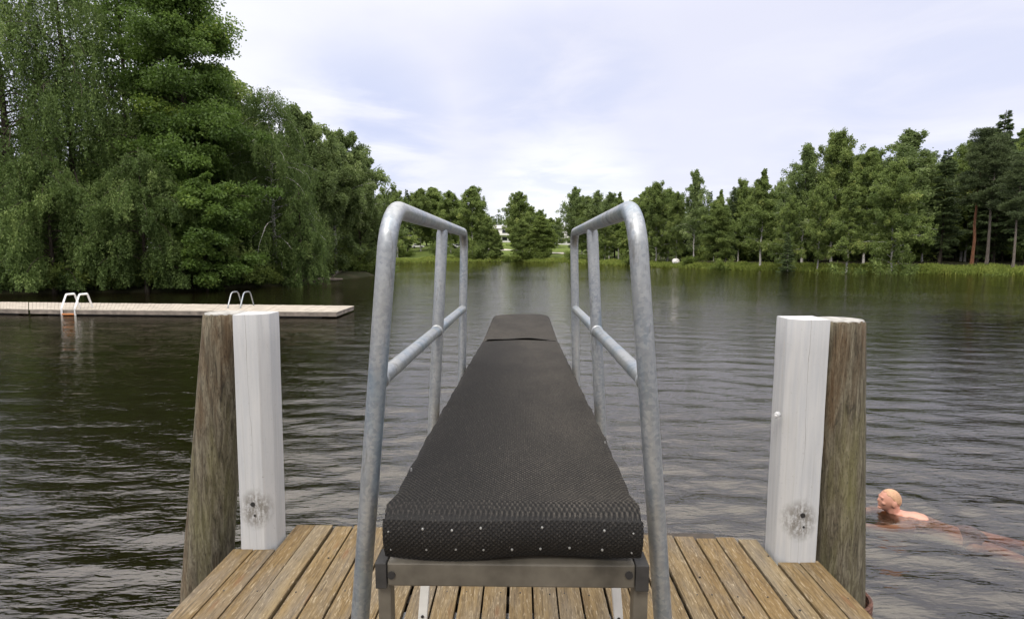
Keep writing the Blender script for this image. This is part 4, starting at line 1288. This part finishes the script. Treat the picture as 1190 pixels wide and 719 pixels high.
# pale gravel path behind the far trees
mb = MB(); V = []; Fs = []
pxs = np.linspace(548, 702, 40)
for q, px in enumerate(pxs):
    d = np.interp(px, [548, 600, 650, 702], [180, 178, 168, 150])
    for dd in (0, 5.0):
        x, y = at_px(px, d + dd); V.append((x, y, gz(x, y) + .10))
Fs = [(2 * q, 2 * q + 2, 2 * q + 3, 2 * q + 1) for q in range(len(pxs) - 1)]
mb.add(V, Fs); o = mb.build('path', mat_plain('pale_gravel', (.48, .44, .39), .9, 0, .2, 2)); tag(o, kind='structure')
# pale boulder on the bank
x, y = at_px(786, 89.0); bm = bmesh.new(); bmesh.ops.create_icosphere(bm, subdivisions=3, radius=.62)
for v in bm.verts: v.co *= 1 + .18 * math.sin(v.co.x * 6 + 1) * math.cos(v.co.y * 7 + v.co.z * 5); v.co.z *= .85
me = bpy.data.meshes.new('boulder'); bm.to_mesh(me); bm.free()
o = link_mesh('boulder', me, mat_plain('pale_granite', (.62, .60, .56), .8, 0, .25, 8), None, True); o.location = (x, y, gz(x, y) + .55)
tag(o, 'small pale boulder in the grass under the birches on the right bank', 'boulder')
# fallen log at the foot of the aspens
a_, b_ = at_z(364, 326.5, WATER + .12), at_z(398, 323.5, WATER + .25)
mb = MB(); path = [a_.lerp(b_, u) + Vector((0, 0, .06 * math.sin(u * 5))) for u in np.linspace(0, 1, 8)]
mb.tube(path, [.10, .13, .14, .14, .13, .12, .10, .07], 10)
mb.tube([path[4], path[4] + Vector((.5, .1, .45)), path[4] + Vector((.9, .15, .65))], [.05, .04, .015], 6)
o = mb.build('fallen_log', mat_plain('bare_log_wood', (.13, .105, .08), .85, 0, .3, 4), None, True)
tag(o, 'bare brownish log lying in the water at the end of the left bank', 'log')

# ------------------------------------------------------------------ the swimmer
def swimmer():
    Wz = WATER
    hp = at_y(1034, 583, 4.47)                        # middle of the head
    u = Vector((-.92, .39, 0)).normalized(); v = Vector((-u.y, u.x, 0))  # u ahead, v to the swimmer's left
    v = -v if v.y > 0 else v                          # near side: towards the camera
    H = Vector((hp.x, hp.y, Wz + .085))
    up = Vector((0, 0, 1))
    N = H - u * .06 - up * .158
    J = {}; E = []; Rd = {}
    def j(n, p, r): J[n] = p; Rd[n] = r
    j('pelvis', N - u * .47 - up * .085, .105); j('waist', N - u * .32 - up * .055, .095); j('chest', N - u * .15 - up * .02, .115)
    j('neckb', N - u * .03 + up * .015, .072); j('neck', N + u * .03 + up * .05, .052); j('skull', H - u * .01 - up * .02, .06)
    E += [('pelvis', 'waist'), ('waist', 'chest'), ('chest', 'neckb'), ('neckb', 'neck'), ('neck', 'skull')]
    for s, sg in (('n', 1), ('f', -1)):
        sh = N - u * .05 + v * sg * .15 - up * (.015 if sg > 0 else .03)
        j('sh' + s, sh, .058)
        if sg > 0: el, wr = sh + u * .20 + v * .10 + up * .006, sh + u * .40 + v * .05 - up * .012
        else: el, wr = sh + u * .18 - v * .14 - up * .05, sh + u * .36 - v * .06 - up * .09
        j('el' + s, el, .039); j('wr' + s, wr, .027)
        pa_ = wr + (wr - el).normalized() * .055; j('pa' + s, pa_, .028)
        E += [('neckb', 'sh' + s), ('sh' + s, 'el' + s), ('el' + s, 'wr' + s), ('wr' + s, 'pa' + s)]
        fd = (wr - el).normalized(); sd_ = fd.cross(up).normalized()
        for q, (o_, l_) in enumerate(((-.030, .058), (-.010, .068), (.010, .064), (.029, .050))):
            b0 = pa_ + sd_ * o_ + fd * .012
            j(f'f{q}a' + s, b0, .0105); j(f'f{q}b' + s, b0 + fd * l_ * .55 + sd_ * o_ * .25 - up * .004, .0095); j(f'f{q}c' + s, b0 + fd * l_ + sd_ * o_ * .4 - up * .014, .008)
            E += [('pa' + s, f'f{q}a' + s), (f'f{q}a' + s, f'f{q}b' + s), (f'f{q}b' + s, f'f{q}c' + s)]
        th0 = wr + fd * .02 + sd_ * -.03 * 1; j('ta' + s, th0, .012); j('tb' + s, th0 + fd * .035 - sd_ * .028, .010); E += [('wr' + s, 'ta' + s), ('ta' + s, 'tb' + s)]
        hipj = J['pelvis'] + v * sg * .075 - u * .03; j('hip' + s, hipj, .085)
        kn = hipj - u * .37 + v * sg * .10 - up * .05; an = kn - u * .36 + v * sg * (.03) + up * .01; tt = an - u * .14 - up * .01 + v * sg * .05
        j('kn' + s, kn, .056); j('an' + s, an, .038); j('to' + s, tt, .030)
        E += [('pelvis', 'hip' + s), ('hip' + s, 'kn' + s), ('kn' + s, 'an' + s), ('an' + s, 'to' + s)]
    o0 = Vector((H.x, H.y, Wz)); bm = bmesh.new()
    TM = Matrix((u, v, up)).transposed()
    def capsule(a_, b_, ra, rb, wide):
        """one limb segment as a chain of overlapping rings; the voxels melt all of them into one skin"""
        n = max(3, int((b_ - a_).length / (min(ra, rb) * .3)))
        for q in range(n + 1):
            t_ = q / n; r_ = ra + (rb - ra) * t_; c_ = a_.lerp(b_, t_) - o0
            g = bmesh.ops.create_icosphere(bm, subdivisions=1 if r_ < .02 else 2, radius=1.0)
            for vt in g['verts']:
                p = Vector((vt.co.x * r_, vt.co.y * r_ * wide, vt.co.z * r_ * (.86 if wide > 1 else 1)))
                vt.co = c_ + TM @ p
    for a_, b_ in E:
        w_ = 1.32 if a_ in ('pelvis', 'waist') else (1.15 if b_ == 'neckb' else 1.0)
        capsule(J[a_], J[b_], Rd[a_], Rd[b_], w_)
    # head: built facing -y', then turned to look ahead and a little towards us
    f = (u + v * .22 + up * .10).normalized(); rt = f.cross(up).normalized(); u2 = rt.cross(f)
    HM = Matrix((rt, f, u2)).transposed().to_4x4(); HM = HM @ Matrix.Scale(.92, 4); HM.translation = H - o0
    def blob(c, r, sub=3, fn=None):
        g = bmesh.ops.create_icosphere(bm, subdivisions=sub, radius=1.0)
        for vt in g['verts']:
            p = Vector((vt.co.x * r[0], vt.co.y * r[1], vt.co.z * r[2]))
            if fn: p = fn(p)
            vt.co = HM @ (p + Vector(c))
    def skull(p):
        k = max(0, -p.z / .1)                       # narrow jaw, forward chin
        return Vector((p.x * (1 - .28 * k), p.y * (1 - .10 * k) + .018 * k, p.z))
    blob((0, 0, .0), (.075, .094, .108), 4, skull)
    blob((0, .088, -.012), (.011, .020, .018)); blob((0, .084, .004), (.008, .014, .022))       # nose
    blob((0, .078, .026), (.045, .017, .010))                                                     # brow
    blob((0, .082, -.048), (.022, .012, .006)); blob((0, .080, -.058), (.019, .012, .006))        # lips
    blob((0, .074, -.082), (.022, .018, .014))                                                    # chin
    for s in (-1, 1):
        blob((s * .074, -.008, -.010), (.010, .020, .031)); blob((s * .040, .066, -.022), (.020, .018, .018))
    me2 = bpy.data.meshes.new('body'); bm.to_mesh(me2); bm.free()
    ob = bpy.data.objects.new('body_tmp', me2); COL.objects.link(ob)
    rm = ob.modifiers.new('r', 'REMESH'); rm.mode = 'VOXEL'; rm.voxel_size = .0048; rm.use_smooth_shade = True
    sm = ob.modifiers.new('m', 'SMOOTH'); sm.factor = .5; sm.iterations = 4
    bpy.context.view_layer.update(); dg = bpy.context.evaluated_depsgraph_get()
    body = bpy.data.meshes.new_from_object(ob.evaluated_get(dg)); bpy.data.objects.remove(ob)
    root = empty('person', o0); tag(root, 'bare shouldered swimmer with short fair hair doing breaststroke beside the right pile', 'person')
    t = NT('swimmer_skin'); n1_ = t.noise(t.coord(), 9, 4); n2_ = t.noise(t.coord(), 45, 3)
    c = t.mix(t.val(n1_, .35, .65), (.46, .235, .155), (.52, .25, .18)); c = t.mix(t.math('MULTIPLY', t.val(n2_, .5, .75), .35), c, (.62, .24, .17))
    t.pbr(c, .38, 0, t.bump(n2_, .001, .3), .5)
    bm = bmesh.new(); bm.from_mesh(body); seen = set(); best = []
    for v0 in bm.verts:                              # drop the hollow pockets the voxels leave inside
        if v0 in seen: continue
        comp = [v0]; seen.add(v0)
        for v1 in comp:
            for e_ in v1.link_edges:
                v2 = e_.other_vert(v1)
                if v2 not in seen: seen.add(v2); comp.append(v2)
        if len(comp) > len(best): best = comp
    keep = set(best); bmesh.ops.delete(bm, geom=[v_ for v_ in bm.verts if v_ not in keep], context='VERTS')
    bm.to_mesh(body); bm.free()
    body.materials.clear(); bo = link_mesh('body', body, t.m, root, True)
    # short hair: a thin cap over the skull
    bm = bmesh.new(); bmesh.ops.create_icosphere(bm, subdivisions=5, radius=1.0)
    kill = [vt for vt in bm.verts if (vt.co.z * .9 - vt.co.y * .62 < .18 + .05 * math.sin(vt.co.x * 13))]
    bmesh.ops.delete(bm, geom=kill, context='VERTS')
    for vt in bm.verts:
        p = skull(Vector((vt.co.x * .075, vt.co.y * .094, vt.co.z * .108))); n_ = p.normalized()
        vt.co = HM @ (p + n_ * (.0008 + .0010 * math.sin(vt.co.x * 60) * math.sin(vt.co.y * 55 + vt.co.z * 30)))
    mh = bpy.data.meshes.new('hair'); bm.to_mesh(mh); bm.free()
    ho = link_mesh('hair', mh, mat_plain('fair_cropped_hair', (.43, .25, .14), .6, 0, .25, 120), root, True)
    so_ = ho.modifiers.new('t', 'SOLIDIFY'); so_.thickness = .0015
    for s in (-1, 1):
        bm = bmesh.new(); bmesh.ops.create_icosphere(bm, subdivisions=2, radius=1.0)
        for vt in bm.verts: vt.co = HM @ Vector((vt.co.x * .013 + s * .031, vt.co.y * .009 + .079, vt.co.z * .0055 + .010))
        m_ = bpy.data.meshes.new('eye'); bm.to_mesh(m_); bm.free(); link_mesh('eye', m_, M['joist'], root, True)
    bm = bmesh.new(); bmesh.ops.create_icosphere(bm, subdivisions=3, radius=1.0)
    px_ = J['pelvis'] - o0
    fr_ = Matrix((u, v, up)).transposed().to_4x4(); fr_.translation = px_ - u * .03
    for vt in bm.verts: vt.co = fr_ @ Vector((vt.co.x * .135, vt.co.y * .165, vt.co.z * .115))
    m_ = bpy.data.meshes.new('swimming_trunks'); bm.to_mesh(m_); bm.free()
    link_mesh('swimming_trunks', m_, mat_plain('dark_trunks', (.16, .07, .055), .8), root, True)


swimmer()
